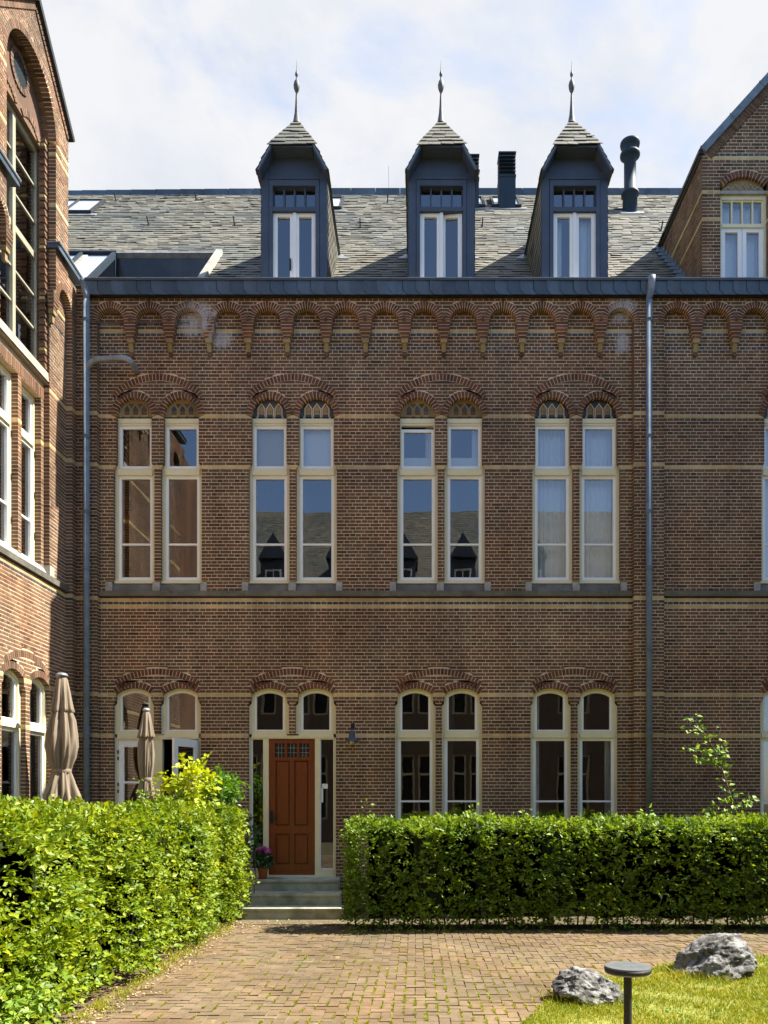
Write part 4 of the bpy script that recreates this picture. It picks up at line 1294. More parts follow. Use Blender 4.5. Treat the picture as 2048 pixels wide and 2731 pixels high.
for c in gw:
    # herringbone tympanum and window
    t = HB(FAC); t.prism(arcpts(c, zW, rW - .108, math.asin(.405 / rW), -math.asin(.405 / rW), 12) + [(c - .41, zz(512)), (c + .41, zz(512))], -.11, -.06)
    ty = t.build('tympanum', [TYM], main)
    t = HB(FAC); t.box(c - .42, c + .42, zz(513), zz(505), -.1, -.03); t.build('stone_lintel', [STONE_L], ty)
    for k in range(-2, 3):
        for s in (-1, 1):
            t = HB(FAC); u = c + k * .13; z_ = zz(503)
            hgt = .10 if abs(k) < 2 else .055
            p = [(u, z_ + hgt), (u, z_ + hgt + .02), (u + s * .062, z_ + .018), (u + s * .062, z_)]
            t.prism(p if s < 0 else p[::-1], -.06, -.045); t.build('tracery', [STONE_L], ty)
    W0, W1 = -.17, -.075
    f = HB(FAC)
    zt, zb = zz(513), 10.75
    f.box(c - .42, c + .42, zt - .07, zt, W0, W1)
    for s in (-1, 1):
        a, b = sorted((c + s * .42, c + s * .365)); f.box(a, b, zb, zt - .07, W0, W1 - .001)
    f.box(c - .365, c + .365, zz(599), zz(590), W0, W1 + .01)
    w = f.build('window', [CREAM], main)
    f = HB(FAC); frame_ring(f, c - .365, c + .365, zz(590), zt - .07, .025, W0, W1 - .02)
    for k in (-1, 0, 1): f.box(c + k * .18 - .012, c + k * .18 + .012, zz(590), zt - .07, W0, W1 - .01)
    f.build('sash', [CREAM], w)
    pane(FAC, c - .35, c + .35, zz(590) + .01, zt - .08, W1 - .05, w)
    for s in (-1, 1):
        a, b = sorted((c + s * .365, c + s * .004))
        f = HB(FAC); frame_ring(f, a, b, zb, zz(599), .07, W0, W1 - .015); f.build('casement', [WHITE], w)
        pane(FAC, a + .065, b - .065, zb, zz(599) - .065, W1 - .05, w)
    curtain(FAC, c - .36, c + .36, zb, zt - .08, W0 - .1, w, folds=8)

# ---- shell of the house: floors, back walls, so that the windows look into rooms
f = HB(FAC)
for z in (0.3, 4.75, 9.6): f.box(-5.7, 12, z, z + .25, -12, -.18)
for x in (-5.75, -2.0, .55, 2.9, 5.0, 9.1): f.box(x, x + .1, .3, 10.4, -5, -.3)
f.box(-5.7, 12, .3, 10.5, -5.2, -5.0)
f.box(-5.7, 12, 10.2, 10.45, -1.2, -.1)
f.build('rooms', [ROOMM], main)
f = HB(FAC); f.box(-12, 13, 0, 10.3, -12.0, -11.9); f.box(9.3, 13, 0, 10.5, -.5, 0); f.build('outer_wall', [BRK], main)
for z0, z1, xa, xb, yb_ in ((10.5, 14.6, 4.95, 5.0, 2.3), (10.5, 14.6, 8.4, 8.45, 2.3)):
    pass
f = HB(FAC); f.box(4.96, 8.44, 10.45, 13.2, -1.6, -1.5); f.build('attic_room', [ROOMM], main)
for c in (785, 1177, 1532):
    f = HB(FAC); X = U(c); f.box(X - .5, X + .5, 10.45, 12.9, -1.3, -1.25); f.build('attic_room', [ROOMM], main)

# ---- downpipes
def pipe_obj(name, pts, r, mat, parent, n=14):
    """tube along points"""
    pts = [Vector(p) for p in pts]
    V = []; F = []
    prev = None
    for k, p in enumerate(pts):
        d = (pts[min(k + 1, len(pts) - 1)] - pts[max(k - 1, 0)]).normalized()
        if prev is None:
            a = d.orthogonal().normalized()
        else:
            a = (prev - d * prev.dot(d)).normalized()
        b = d.cross(a); prev = a
        rr = r[k] if isinstance(r, (list, tuple)) else r
        for i in range(n):
            t = 2 * math.pi * i / n
            V.append(p + (a * math.cos(t) + b * math.sin(t)) * rr)
    for k in range(len(pts) - 1):
        for i in range(n):
            j = (i + 1) % n; F += [k * n + i, k * n + j, (k + 1) * n + j, (k + 1) * n + i]
    V.append(pts[0]); V.append(pts[-1])
    me = bpy.data.meshes.new(name)
    faces = [tuple(F[i:i + 4]) for i in range(0, len(F), 4)]
    faces += [(len(V) - 2, (i + 1) % n, i) for i in range(n)] + [(len(V) - 1, (len(pts) - 1) * n + i, (len(pts) - 1) * n + (i + 1) % n) for i in range(n)]
    me.from_pydata([tuple(v) for v in V], [], faces); me.materials.append(mat)
    for p_ in me.polygons: p_.use_smooth = len(p_.vertices) == 4
    return mesh_obj(name, me, parent)
def downpipe(px, ztop, rad=.052, Y=-.24):
    X = ux(px, Y)
    p = pipe_obj('downpipe', [(X, Y, .0), (X, Y, ztop)], rad, ZINC, main)
    for py in (855, 1165, 1365, 1515, 1735, 1955):
        z = zz(py, Y)
        if z < ztop: lathe('pipe_collar', [(rad, -.03), (rad + .012, -.028), (rad + .012, -.012), (rad + .003, -.008), (rad + .003, .008), (rad + .012, .012), (rad + .012, .028), (rad, .03)], ZINC, p, (X, Y, z), 16)
        f = HB(FAC); f.box(X - .012, X + .012, z - .01, z + .01, PR, -Y); f.build('pipe_bracket', [ZINC], p)
    return X, p
Xa, pa = downpipe(230.5, zz(800, -.24))
pipe_obj('pipe_bend', [(Xa, -.24, zz(802, -.24)), (Xa - .005, -.235, zz(785, -.24)), (Xa - .03, -.21, zz(770, -.24)), (Xa - .05, -.19, zz(755, -.24)), (Xa - .06, -.18, zz(742, -.24))], [.052, .055, .06, .062, .07], ZINC, pa)
Xb, pb = downpipe(1731, zz(792, -.24))
pipe_obj('pipe_bend', [(Xb, -.24, zz(800, -.24)), (Xb + .005, -.25, zz(790, -.24)), (Xb + .02, -.275, zz(775, -.24)), (Xb + .03, -.29, zz(755, -.24)), (Xb + .03, -.29, zz(743, -.24))], [.052, .054, .062, .066, .07], LEAD, pb)
yb = -.24
pts = [(ux(232, yb), yb, zz(985, yb)), (ux(238, yb), yb, zz(972, yb)), (ux(247, yb), yb, zz(962, yb)), (ux(262, yb), yb, zz(958, yb)), (ux(300, yb), yb - .01, zz(957, yb)), (ux(325, yb), yb - .01, zz(955.5, yb)), (ux(338, yb), yb, zz(957, yb)), (ux(346, yb), yb + .02, zz(961, yb)), (ux(351, yb), yb + .06, zz(967, yb)), (ux(352, yb), yb + .16, zz(971, yb)), (ux(352, yb), .02, zz(972, yb))]
pipe_obj('branch_pipe', pts, .048, LEAD, pa)

# ================================================================== WING ON THE LEFT
wing = empty('brick_wing', (0, 0, 0))
tag(wing, 'sunlit brick wing with a gable and a giant arched window at the left edge', 'building')
XA = -5.904
WP = Panel((XA, 0, 0), (0, -1, 0), (0, 0, 1), (1, 0, 0))      # u runs towards the camera
WBr, WCr = .104, -.09
hw_ = HB(WP); mw_ = HB(WP)
uE = 6.0
WPAIR = [(1.19, 1.0), (2.035, 1.0)]      # window centres along the wing
wc = [1.19, 2.035]
hl_, hu_ = .31, .27
hol = []
rA = 76 * M; zcw = zz(1910.5)
WG = zz(2250)
rings_w = []
more = [wc, [4.0, 4.84]]
for grp in more:
    for c in grp:
        hol.append(rect(c - 54.3 * M, c + 54.3 * M, WG, zz(1875)))
        hol.append(dome(c, zcw, 76 * M, math.asin(47 / 76), base=zz(1890)))
        hol.append(annulus(c, zcw, 76 * M - .002, 92.5 * M, math.radians(37)))
        rings_w.append((c, zcw, 76 * M, 92.5 * M, math.radians(37)))
    c = sum(grp) / 2
    hol.append(annulus(c, zz(1994.5), 195.5 * M, 211.5 * M, math.radians(33.4)))
    rings_w.append((c, zz(1994.5), 195.5 * M, 211.5 * M, math.radians(33.4)))
bandsW = {course(1110): 1, course(1245): 1, course(1598): 1, course(1608): 2, course(1852): 1, course(1960): 1}
zS = zz(1577)
b0_, b1_ = .89, 2.45      # bay of the giant window
hol1 = hol + [rect(-1, uE + 1, zz(1591), zS)]
lay(hw_, mw_, .28, uE, 0.0, zz(1591), hol1, 0.0, .11, bandsW)
lay(hw_, mw_, .28, b0_, zS, 10.3, [], 0.0, .11, {**bandsW, course(882): 1, course(891): 2, course(928): 2})
lay(hw_, mw_, b1_, uE, zS, 10.3, [], 0.0, .11, {**bandsW, course(882): 1, course(891): 2, course(928): 2})
for r_ in rings_w: ring(hw_, mw_, *r_, 0.0)
# recessed bay: pair of flat-headed windows
zo0, zo1 = zz(1553), 8.32
c1, c2 = 1.30, 2.03
op = [rect(.995, 1.625, zS - .5, zo1), rect(1.735, 2.365, zS - .5, zo1)]
hc_, mc_ = HB(WP), HB(WP)
lay(hc_, mc_, b0_, b1_, zS, 8.33, op, WCr, .11, bandsW)
n = int((b1_ - b0_) / .0585)
for i in range(n):       # soldier course
    u = b0_ + i * (b1_ - b0_) / n
    hc_.box(u + .005, u + (b1_ - b0_) / n - .005, 8.335, 8.50, WCr - .11, WCr + random.uniform(-.001, .003))
mc_.box(b0_, b1_, 8.325, 8.64, WCr - .11, WCr - .006)
# pilaster in the corner, upper proud wall, gable
hp_, mp_ = HB(WP), HB(WP)
lay(hp_, mp_, 0.0, .28, 0.0, 10.07, [], WBr, .12, bandsW)
gzv = lambda z: .43 + max(0, (z - 12.97) / .93)
nich = [.535, 2.70, 3.37, 4.04, 4.71, 5.38]
arc_c, arc_z, arc_r = (b0_ + b1_) / 2, 12.50, .78
hp = [dome(c, 10.07, 51.2 * M) for c in nich] + [rect(b0_, b1_, 10.0, arc_z + .001), dome(arc_c, arc_z, arc_r + .105)]
lay(hp_, mp_, .0, uE, 10.07, 10.62, hp, WBr, .12, {})
lay(hp_, mp_, lambda z: .43 if z > 10.62 else 0, lambda z: 2.79, 10.62, 12.97, hp, WBr, .12, {course_ : 1 for course_ in (round((12.28 - ZREF) / PITCH), round((12.46 - ZREF) / PITCH), round((11.47 - ZREF) / PITCH))})
lay(hp_, mp_, gzv, lambda z: 3.22 - gzv(z), 12.97, 14.0, hp, WBr, .12, {})
ring(hp_, mp_, arc_c, arc_z, arc_r, arc_r + .105, math.pi / 2, WBr, .2)
for c in nich: ring(hp_, mp_, c, 10.07, 35 * M, 51.2 * M, math.pi / 2, WBr, .12, n=19)
pcs = [.535 + .335, 2.70 - .335, 3.035, 3.705, 4.375, 5.045]
for c in pcs:
    z = 10.07
    for hwid, w, nn in ((.10, WBr, 2), (.095, WBr, 1), (.078, WBr - .01, 1), (.062, WBr - .02, 1)):
        for _ in range(nn):
            hp_.box(c - hwid, c + hwid, z - PITCH + JT / 2, z - JT / 2, 0, w); mp_.box(c - hwid + .004, c + hwid - .004, z - PITCH, z, 0, w - .006); z -= PITCH
    s = HB(WP); s.box(c - .056, c + .056, z - .061, z, 0, .08); s.box(c - .036, c + .036, z - .19, z - .061, 0, .055); s.build('corbel_stone', [TYM], wing)
ww = mw_.build('wall', [MORTAR], wing); mp_.build('raised_wall', [MORTAR], wing); mc_.build('bay_wall', [MORTAR], wing)
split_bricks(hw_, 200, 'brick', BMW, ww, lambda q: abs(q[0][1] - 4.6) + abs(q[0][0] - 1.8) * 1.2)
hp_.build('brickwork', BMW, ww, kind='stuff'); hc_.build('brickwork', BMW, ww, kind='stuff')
# reveal of the giant arch in brick (soffit and jamb returns)
s = HB(WP)
for i in range(27):
    t0 = -math.pi / 2 + math.pi * i / 27; t1 = t0 + math.pi / 27 - .016
    q = [(arc_c + r * math.sin(t), arc_z + r * math.cos(t)) for r, t in ((arc_r - .004, t0), (arc_r - .004, t1), (arc_r + .1, t1), (arc_r + .1, t0))]
    s.hexa([(*p, WBr - .125) for p in q] + [(*p, -.30) for p in q])
for k in range(int((arc_z - 8.8) / PITCH)):
    z = 8.8 + k * PITCH
    for (a, b) in ((b0_ - .1, b0_ + .004), (b1_ - .004, b1_ + .1)):
        s.box(a, b, z + JT / 2, z + PITCH - JT / 2, -.30, WBr - .125)
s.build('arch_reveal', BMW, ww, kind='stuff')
s = HB(WP); s.box(b0_ - .1, b0_ - .0, zS, arc_z, -.30, -.112); s.box(b1_, b1_ + .1, zS, arc_z, -.30, -.112); s.build('reveal_mortar', [MORTAR], ww)
# brick shaft beside the window, course by course
s = HB(WP)
for u in (b0_ + .05, b1_ - .05):
    for k in range(int((arc_z - 8.8) / PITCH)):
        z0 = 8.8 + k * PITCH; j = .008 * (-1) ** k
        s.box(u - .035 + j, u + .035 + j, z0 + .006, z0 + PITCH - .006, -.13, -.035 + j, 1 if k % 14 == 5 else 0)
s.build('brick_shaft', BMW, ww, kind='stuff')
# cornice, sills
u = .0
while u < uE:
    e = min(u + 1.2, uE)
    w_ = .045
    s = HB(WP); s.hexa([(max(u, .0) + .003, zz(1590.5), w_ + (WBr if e <= .281 else 0)), (e - .003, zz(1590.5), w_), (e - .003, zz(1577.5), w_ + .015), (u + .003, zz(1577.5), w_ + .015), (u + .003, zz(1590.5), -.2), (e - .003, zz(1590.5), -.2), (e - .003, zz(1577.5), -.2), (u + .003, zz(1577.5), -.2)])
    if u >= .27: s.build('string_course', [STONE], wing)
    u = e if u > 0 else .28
for a, b in ((.89, 1.69), (1.69, 2.36)):
    s = HB(WP); s.hexa([(a + .003, zz(1577.3), -.005), (b - .003, zz(1577.3), -.005), (b - .003, zz(1552), -.10), (a + .003, zz(1552), -.10), (a + .003, zz(1577.3), -.35), (b - .003, zz(1577.3), -.35), (b - .003, zz(1550), -.35), (a + .003, zz(1550), -.35)])
    s.build('sill', [STONE_L], wing)
s = HB(WP); s.box(.74, .90, zz(1577.3), zz(1548), -.1, .012); s.build('sill_end', [STONE_L], wing)
s = HB(WP); s.hexa([(b0_, 8.625, -.01), (b1_, 8.625, -.01), (b1_, 8.765, -.02), (b0_, 8.765, -.02), (b0_, 8.625, -.3), (b1_, 8.625, -.3), (b1_, 8.80, -.3), (b0_, 8.80, -.3)])
s.box(b0_, b1_, 8.60, 8.625, -.2, -.03); s.build('great_sill', [SAND], wing)
# flat-headed window pair
for c in (1.31, 2.05):
    W0, W1 = -.29, -.19
    f = HB(WP); frame_ring(f, c - .33, c + .33, zo0 - .02, zo1 + .02, .06, W0, W1, .05, .06); f.box(c - .27, c + .27, zz(1262), zz(1246), W0, W1 + .015)
    w = f.build('window', [CREAM], wing)
    f = HB(WP); frame_ring(f, c - .27, c + .27, zz(1246), zo1 - .04, .045, W0, W1 - .02); frame_ring(f, c - .27, c + .27, zo0 + .03, zz(1262), .05, W0, W1 - .015)
    f.box(c - .23, c + .23, zz(1447) - .014, zz(1447) + .014, W0 + .02, W1 - .03); f.build('sash', [WHITE], w)
    pane(WP, c - .23, c + .23, zz(1246) + .04, zo1 - .08, W1 - .06, w); pane(WP, c - .22, c + .22, zo0 + .07, zz(1262) - .045, W1 - .06, w)
    f = HB(WP)
    for z in (6.1, 6.75, 7.4): f.box(c - .30, c - .285, z - .05, z + .05, W1, W1 + .006)
    f.build('hinge', [DARKM], w)
# ground-floor arched pair
for grp in more:
    for c in grp:
        arched_window(WP, wing, c, WG)
# great window: two tall lights, tympanum, oculus
W0, W1 = -.26, -.185
zg0, zg1 = 8.80, 12.34
f = HB(WP); frame_ring(f, b0_ - .02, b1_ + .02, zg0 - .02, zg1, .075, W0, W1, .05, .06)
f.box(arc_c - .045, arc_c + .045, zg0, zg1, W0, W1 + .005)
gw_ = f.build('window', [GWOOD], wing)
for i, z in enumerate((9.44, 9.97, 10.62, 11.14, 11.73)):
    f = HB(WP); t = .05 if i == 2 else .014
    f.box(b0_ + .05, b1_ - .05, z - t, z + t, W0 + .02, W1 - .02); f.build('glazing_bar', [GWOOD], gw_)
for (a, b) in ((b0_ + .05, arc_c - .04), (arc_c + .04, b1_ - .05)):
    for z0, z1 in ((zg0, 10.62), (10.62, zg1 - .05)):
        pane(WP, a, b, z0, z1, W0 + .03, gw_)
f = HB(WP)
f.prism(arcpts(arc_c, arc_z, arc_r + .02, math.pi / 2, -math.pi / 2, 16), -.33, -.11); f.box(b0_, b1_, zg1, arc_z + .002, -.33, -.1105)
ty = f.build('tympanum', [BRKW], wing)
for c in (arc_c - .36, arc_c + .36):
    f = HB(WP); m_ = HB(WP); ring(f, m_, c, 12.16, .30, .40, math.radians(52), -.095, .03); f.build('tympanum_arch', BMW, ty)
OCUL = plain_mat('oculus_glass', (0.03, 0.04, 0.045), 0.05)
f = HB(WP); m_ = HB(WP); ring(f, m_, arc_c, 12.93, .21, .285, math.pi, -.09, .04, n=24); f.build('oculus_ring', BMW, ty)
f = HB(WP); f.prism(arcpts(arc_c, 12.93, .21, math.pi, -math.pi, 20)[:-1], -.112, -.104); one_sheet(f, 'oculus_pane', [OCUL], ty)
# gutter pieces
for (a, b) in ((-.02, .93), (2.2, uE)):
    f = HB(WP); f.box(a, b, zb + .02, 10.83, -.05, .165); f.box(a - .005, b + .005, 10.83, 10.855, -.05, .185)
    g = f.build('gutter', [NAVY], wing)
    f = HB(WP); f.box(a, b, 10.856, 10.868, -.05, .19); f.build('zinc_edge', [STONE_L], g)
    u = a + .02
    while u < b - .1:
        f = HB(WP); f.hexa([(u + .05, zb, .17), (min(u + .26, b), zb, .17), (min(u + .21, b), zb + .07, .172), (u, zb + .07, .172), (u + .05, zb, .165), (min(u + .26, b), zb, .165), (min(u + .21, b), zb + .07, .165), (u, zb + .07, .165)])
        f.box(u, min(u + .212, b), zb + .07, 10.825, .165, .174); f.build('fascia_slate', [FSLATE], g); u += .22
# gable coping
for s in (0, 1):
    L = math.hypot(1, .93)
    o = WP.p(.40 if s == 0 else 2.82, 12.95, 0)
    Pv = Panel(o, (0, (-1 if s == 0 else 1) / L, .93 / L), (0, (1 if s == 0 else -1) * .93 / L, 1 / L), (1, 0, 0))
    h = HB(Pv); tot = 1.21 * L
    h.box(-.05, tot, -.01, .07, -.4, WBr + .07); h.build('verge_coping', [DARKM], wing)
    h = HB(Pv)
    for i in range(int(tot / .06)): h.box(i * .06 + .004, i * .06 + .054, -.115, -.012, 0, WBr + .02)
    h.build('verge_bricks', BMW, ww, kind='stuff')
# body and roof of the wing
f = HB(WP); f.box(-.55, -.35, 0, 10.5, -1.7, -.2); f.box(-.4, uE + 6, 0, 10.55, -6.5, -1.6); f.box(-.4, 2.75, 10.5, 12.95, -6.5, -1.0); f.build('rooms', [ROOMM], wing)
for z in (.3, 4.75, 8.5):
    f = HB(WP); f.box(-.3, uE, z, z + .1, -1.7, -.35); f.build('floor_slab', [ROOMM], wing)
Pw = Panel((XA - .05, 0, ZE), (0, -1, 0), (-1 / SLEN, 0, SL / SLEN), (SL / SLEN, 0, 1 / SLEN))
h = HB(Pw)
vl = lambda s: -s / SLEN
shingles(h, vl, .30, 0, 5.0, [], .19, .24, .016, 1); shingles(h, 2.9, uE + 6, 0, 6, [], .19, .3, .016, 1)
h.build('slates', [SLATE], wing, kind='stuff')
h = HB(Pw); h.trap(0, .3, -3.45, .3, 0, 5.0, -.05, -.006); h.box(2.9, uE + 6, 0, 6, -.05, -.006); h.build('roof', [DARKM], wing)
# roof behind the gable, running away from the court
for s in (0, 1):
    Lg = math.hypot(1, .93)
    o = WP.p(.43 if s == 0 else 2.79, 12.97, 0)
    Pg = Panel(o, (-1, 0, 0), (0, (-1 if s == 0 else 1) / Lg, .93 / Lg), (0, (.93 if s == 0 else -.93) / Lg, 1 / Lg))
    h = HB(Pg); shingles(h, .02, 6, -.05, 1.6, [], .19, .24, .016, 1); h.build('slates', [SLATE], wing, kind='stuff')
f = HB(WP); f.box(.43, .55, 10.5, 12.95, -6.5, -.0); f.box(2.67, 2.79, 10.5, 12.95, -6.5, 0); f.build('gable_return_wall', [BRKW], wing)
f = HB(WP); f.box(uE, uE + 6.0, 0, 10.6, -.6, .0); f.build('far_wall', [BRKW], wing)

# ================================================================== GROUND
GP = Panel((0, 0, 0), (1, 0, 0), (0, 1, 0), (0, 0, 1))
def gx(px, py):
    d = FOC * EYE / (py - HY)
    return ((px - CX) * d / FOC, d - DCAM)
g = HB(GP); g.box(-300, 300, -300, 300, -.5, -.03); g.build('ground', [SOIL], None, kind='structure')
# paved court: mortar-free clay pavers in running bond
PY1 = -2.16
LE = [gx(*p) for p in ((1385, 2760), (1408, 2724), (1440, 2690), (1480, 2655), (1540, 2628), (1610, 2612), (1700, 2600), (1775, 2580), (1830, 2558), (1900, 2548), (2048, 2556), (2300, 2570))]
lawn_poly = [(LE[0][0] - .05, -9.2)] + LE + [(9.0, -9.2)]
g = HB(GP); g.box(-6, 9, -13.5, -1.0, -.026, -.012)
pv = tag(mesh_obj('pavement', g.mesh('pavement', [JOINT])), kind='structure')
hpv = HB(GP)
PW, PJ = .102, .008
lawn_h = [pl(lawn_poly)]
J0X, J0Y = -4.6, -1.10
def in_lawn(x, y):
    return any(a < x < b for a, b in cuts(lawn_h, y))
for j in range(int(12.0 / PW)):
    for i in range(int(12.6 / PW)):
        k = (i - j) % 4
        if k not in (0, 3): continue
        x0 = J0X + i * PW; y1 = J0Y - j * PW
        x1 = x0 + PW * (2 if k == 0 else 1); y0 = y1 - PW * (1 if k == 0 else 2)      # k 3: long side towards the house
        xm, ym = (x0 + x1) / 2, (y0 + y1) / 2
        if xm > (1.2 if ym < -9.3 else 8.0) or in_lawn(xm, ym) or (y1 > PY1 and x1 > -.35): continue
        z = random.uniform(-.003, .003) + .004 * math.sin(xm * 1.3) + .004 * math.sin(ym * 2.1 + 1)
        tl, tk = random.uniform(-.003, .003), random.uniform(-.003, .003)
        jx, jy = random.uniform(-.002, .002), random.uniform(-.002, .002)
        g_ = PJ / 2 * random.uniform(.7, 1.5)
        X0, X1, Y0, Y1 = x0 + g_ + jx, x1 - g_ + jx, y0 + g_ + jy, y1 - g_ + jy
        hpv.hexa([(X0, Y0, z), (X1, Y0, z + tl), (X1, Y1, z + tl + tk), (X0, Y1, z + tk), (X0, Y0, -.03), (X1, Y0, -.03), (X1, Y1, -.03), (X0, Y1, -.03)])
idx = sorted([i for i, q in enumerate(hpv.q) if -7.1 < q[0][1] < -5.7 and -2.6 < q[0][0] < 1.4], key=lambda i: hpv.q[i][0][1])[:300]
for i in idx:
    s = HB(GP); s.q = [hpv.q[i]]; s.m = [0]; s.r = [hpv.r[i]]; s.build('paver', [PAVE], pv)
ks = set(idx); hpv.q = [q for i, q in enumerate(hpv.q) if i not in ks]; hpv.m = [0] * len(hpv.q); hpv.r = [r for i, r in enumerate(hpv.r) if i not in ks]
hpv.build('pavers', [PAVE], pv, kind='stuff')

# steps up to the door
stp = empty('front_steps', (U(780), -.2, 0)); tag(stp, 'three weathered grey stone steps below the orange front door', 'steps')
for (x0, x1, y0, y1, zt__) in ((ux(655, -.38), ux(901, -.38), -.38, .06, .565), (ux(640, -.76), ux(906, -.76), -.76, -.381, .377), (ux(625, -1.12), ux(914, -1.12), -1.12, -.761, .188)):
    h = HB(GP)
    h.box(x0, x1, y0, y1, -.05, zt__ - .05); h.box(x0 - .005, x1 + .005, y0 - .018, y1, zt__ - .05, zt__)
    o = h.build('step', [STEPM], None)
    o.parent = stp; o.matrix_parent_inverse = Matrix.Translation(stp.location).inverted()
    bv = o.modifiers.new('b', 'BEVEL'); bv.width = .008; bv.segments = 2
h = HB(GP); h.box(-5.75, -3.62, -2.2, -.12, -.05, .52); h.build('terrace', [STEPM], None, kind='structure')
h = HB(GP); h.box(-3.60, ux(655, -.38) - .02, -1.0, -.12, -.02, .02); h.build('planting_bed', [SOIL], None, kind='structure')
# slab in front of the steps
h = HB(GP); h.box(-2.75, -.9, -1.62, -1.125, -.03, .010); h.build('earth_strip', [SANDPATH], None, kind='structure')
h = HB(GP); h.box(-.9, 9.0, -2.30, -.12, -.03, .004); h.build('hedge_bed', [SOIL], None, kind='structure')

# ================================================================== FOLIAGE
def leaves_mesh(name, P, A, N, L, W, mats, fold=.25, rnd=None):
    """diamond leaves: P base, A axis (unit), N normal (unit), L length, W half width"""
    n = len(P)
    S = np.cross(A, N); S /= np.linalg.norm(S, axis=1, keepdims=True) + 1e-9
    L = np.asarray(L).reshape(-1, 1); W = np.asarray(W).reshape(-1, 1)
    v0 = P; v3 = P + A * L
    mid = P + A * L * .45
    up = N * W * fold
    v1 = mid + S * W + up; v2 = mid - S * W + up
    m2 = P + A * L * .5 - up * .3
    V = np.stack([v0, v1, v3, v2], 1).reshape(-1, 3)
    b = np.arange(n)[:, None] * 4
    F = (b + np.array([[0, 1, 2, 0, 2, 3]])).reshape(-1)
    r = rng.random(n) if rnd is None else rnd
    return np_mesh(name, V, F, 3, mats, None, np.repeat(r, 2), smooth=False)
def unit(a):
    return a / (np.linalg.norm(a, axis=1, keepdims=True) + 1e-9)
def sprays(P, N, n_leaf=7, tl=.16, leaf=.055, droop=.2, flat=.55, spread=1.0):
    """twigs starting at P growing along N (outwards), each with alternate leaves; returns leaf arrays"""
    n = len(P)
    D = unit(N + rng.normal(0, .45 * spread, (n, 3)) + np.array([0, 0, -droop]))
    upv = unit(N * .35 + rng.normal(0, .35, (n, 3)) + np.array([0, 0, 1.0]) * flat)
    side = unit(np.cross(D, upv)); upn = unit(np.cross(side, D))
    PP, AA, NN, LL = [], [], [], []
    for k in range(n_leaf):
        f = (k + .3) / n_leaf
        s = 1 if k % 2 else -1
        p = P + D * tl * f * rng.uniform(.8, 1.2, (n, 1)) + rng.normal(0, .006, (n, 3)) + np.array([0, 0, -1]) * tl * f * f * droop
        a = unit(D * .75 + side * s * .9 + rng.normal(0, .3, (n, 3)))
        nn = unit(upn + rng.normal(0, .4, (n, 3)))
        nn = unit(nn - a * (nn * a).sum(1, keepdims=True))
        PP.append(p); AA.append(a); NN.append(nn); LL.append(leaf * np.clip(rng.lognormal(-.05, .28, n), .45, 1.6))
    return np.concatenate(PP), np.concatenate(AA), np.concatenate(NN), np.concatenate(LL)
def bulge(x, y, amp):
    return amp * (np.sin(x * 3.1 + 1.2 * np.sin(y * 2.3)) + .6 * np.sin(y * 4.3 + x * 1.7) + .5 * np.sin(x * 7.7 - y * 5.1 + 1) + .35 * np.sin(x * 13.1 + y * 11.7)) / 2.45
def hedge(name, faces, mat, label, core, twigs_per_m2=230, leaf=.055, stems=None, cat='hedge', loc=(0, 0, 0), tl=.15, nleaf=7, wobble=.07, shoots=0):
    """faces: list of (origin, e1, e2, normal, density factor)"""
    root = empty(name, loc); tag(root, label, cat)
    P_, N_ = [], []
    for (o, e1, e2, nrm, dens) in faces:
        o, e1, e2, nrm = map(lambda v: np.array(v, float), (o, e1, e2, nrm))
        l1, l2 = np.linalg.norm(e1), np.linalg.norm(e2)
        n = int(l1 * l2 * twigs_per_m2 * dens)
        a, b = rng.random(n), rng.random(n)
        p = o + a[:, None] * e1 + b[:, None] * e2
        d = bulge(a * l1 + o.sum(), b * l2, wobble) - rng.exponential(.055, n)
        p = p + nrm * d[:, None]
        P_.append(p); N_.append(np.repeat(nrm[None], n, 0) + np.array([0, 0, .25]))
    P = np.concatenate(P_); N = unit(np.concatenate(N_))
    A = sprays(P, N, nleaf, tl, leaf)
    r = np.clip(rng.random(len(A[0])) * .8 + .2 * np.tile(rng.random(len(P)), nleaf), 0, 1)
    Pw = A[0] - np.array(loc)
    me = leaves_mesh('foliage', Pw, A[1], A[2], A[3], A[3] * .33, [mat], rnd=r)
    o = mesh_obj('foliage', me, root); o['kind'] = 'stuff'
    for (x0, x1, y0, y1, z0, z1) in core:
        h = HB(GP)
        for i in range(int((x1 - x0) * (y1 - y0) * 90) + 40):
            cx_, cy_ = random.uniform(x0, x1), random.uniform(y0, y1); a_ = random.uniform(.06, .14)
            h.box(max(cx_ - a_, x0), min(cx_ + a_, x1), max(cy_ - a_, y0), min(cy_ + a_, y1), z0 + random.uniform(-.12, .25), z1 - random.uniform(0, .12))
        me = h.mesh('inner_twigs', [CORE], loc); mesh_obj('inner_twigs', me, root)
    if stems:
        V = []
        for (x, y, hgt, lean) in stems:
            s = pipe_obj('stem', [Vector((x, y, 0)) - Vector(loc), Vector((x + lean * .4, y + lean * .2, hgt * .5)) - Vector(loc), Vector((x + lean, y - lean * .3, hgt)) - Vector(loc)], [.014, .011, .008], STEM, root, 6)
    return root

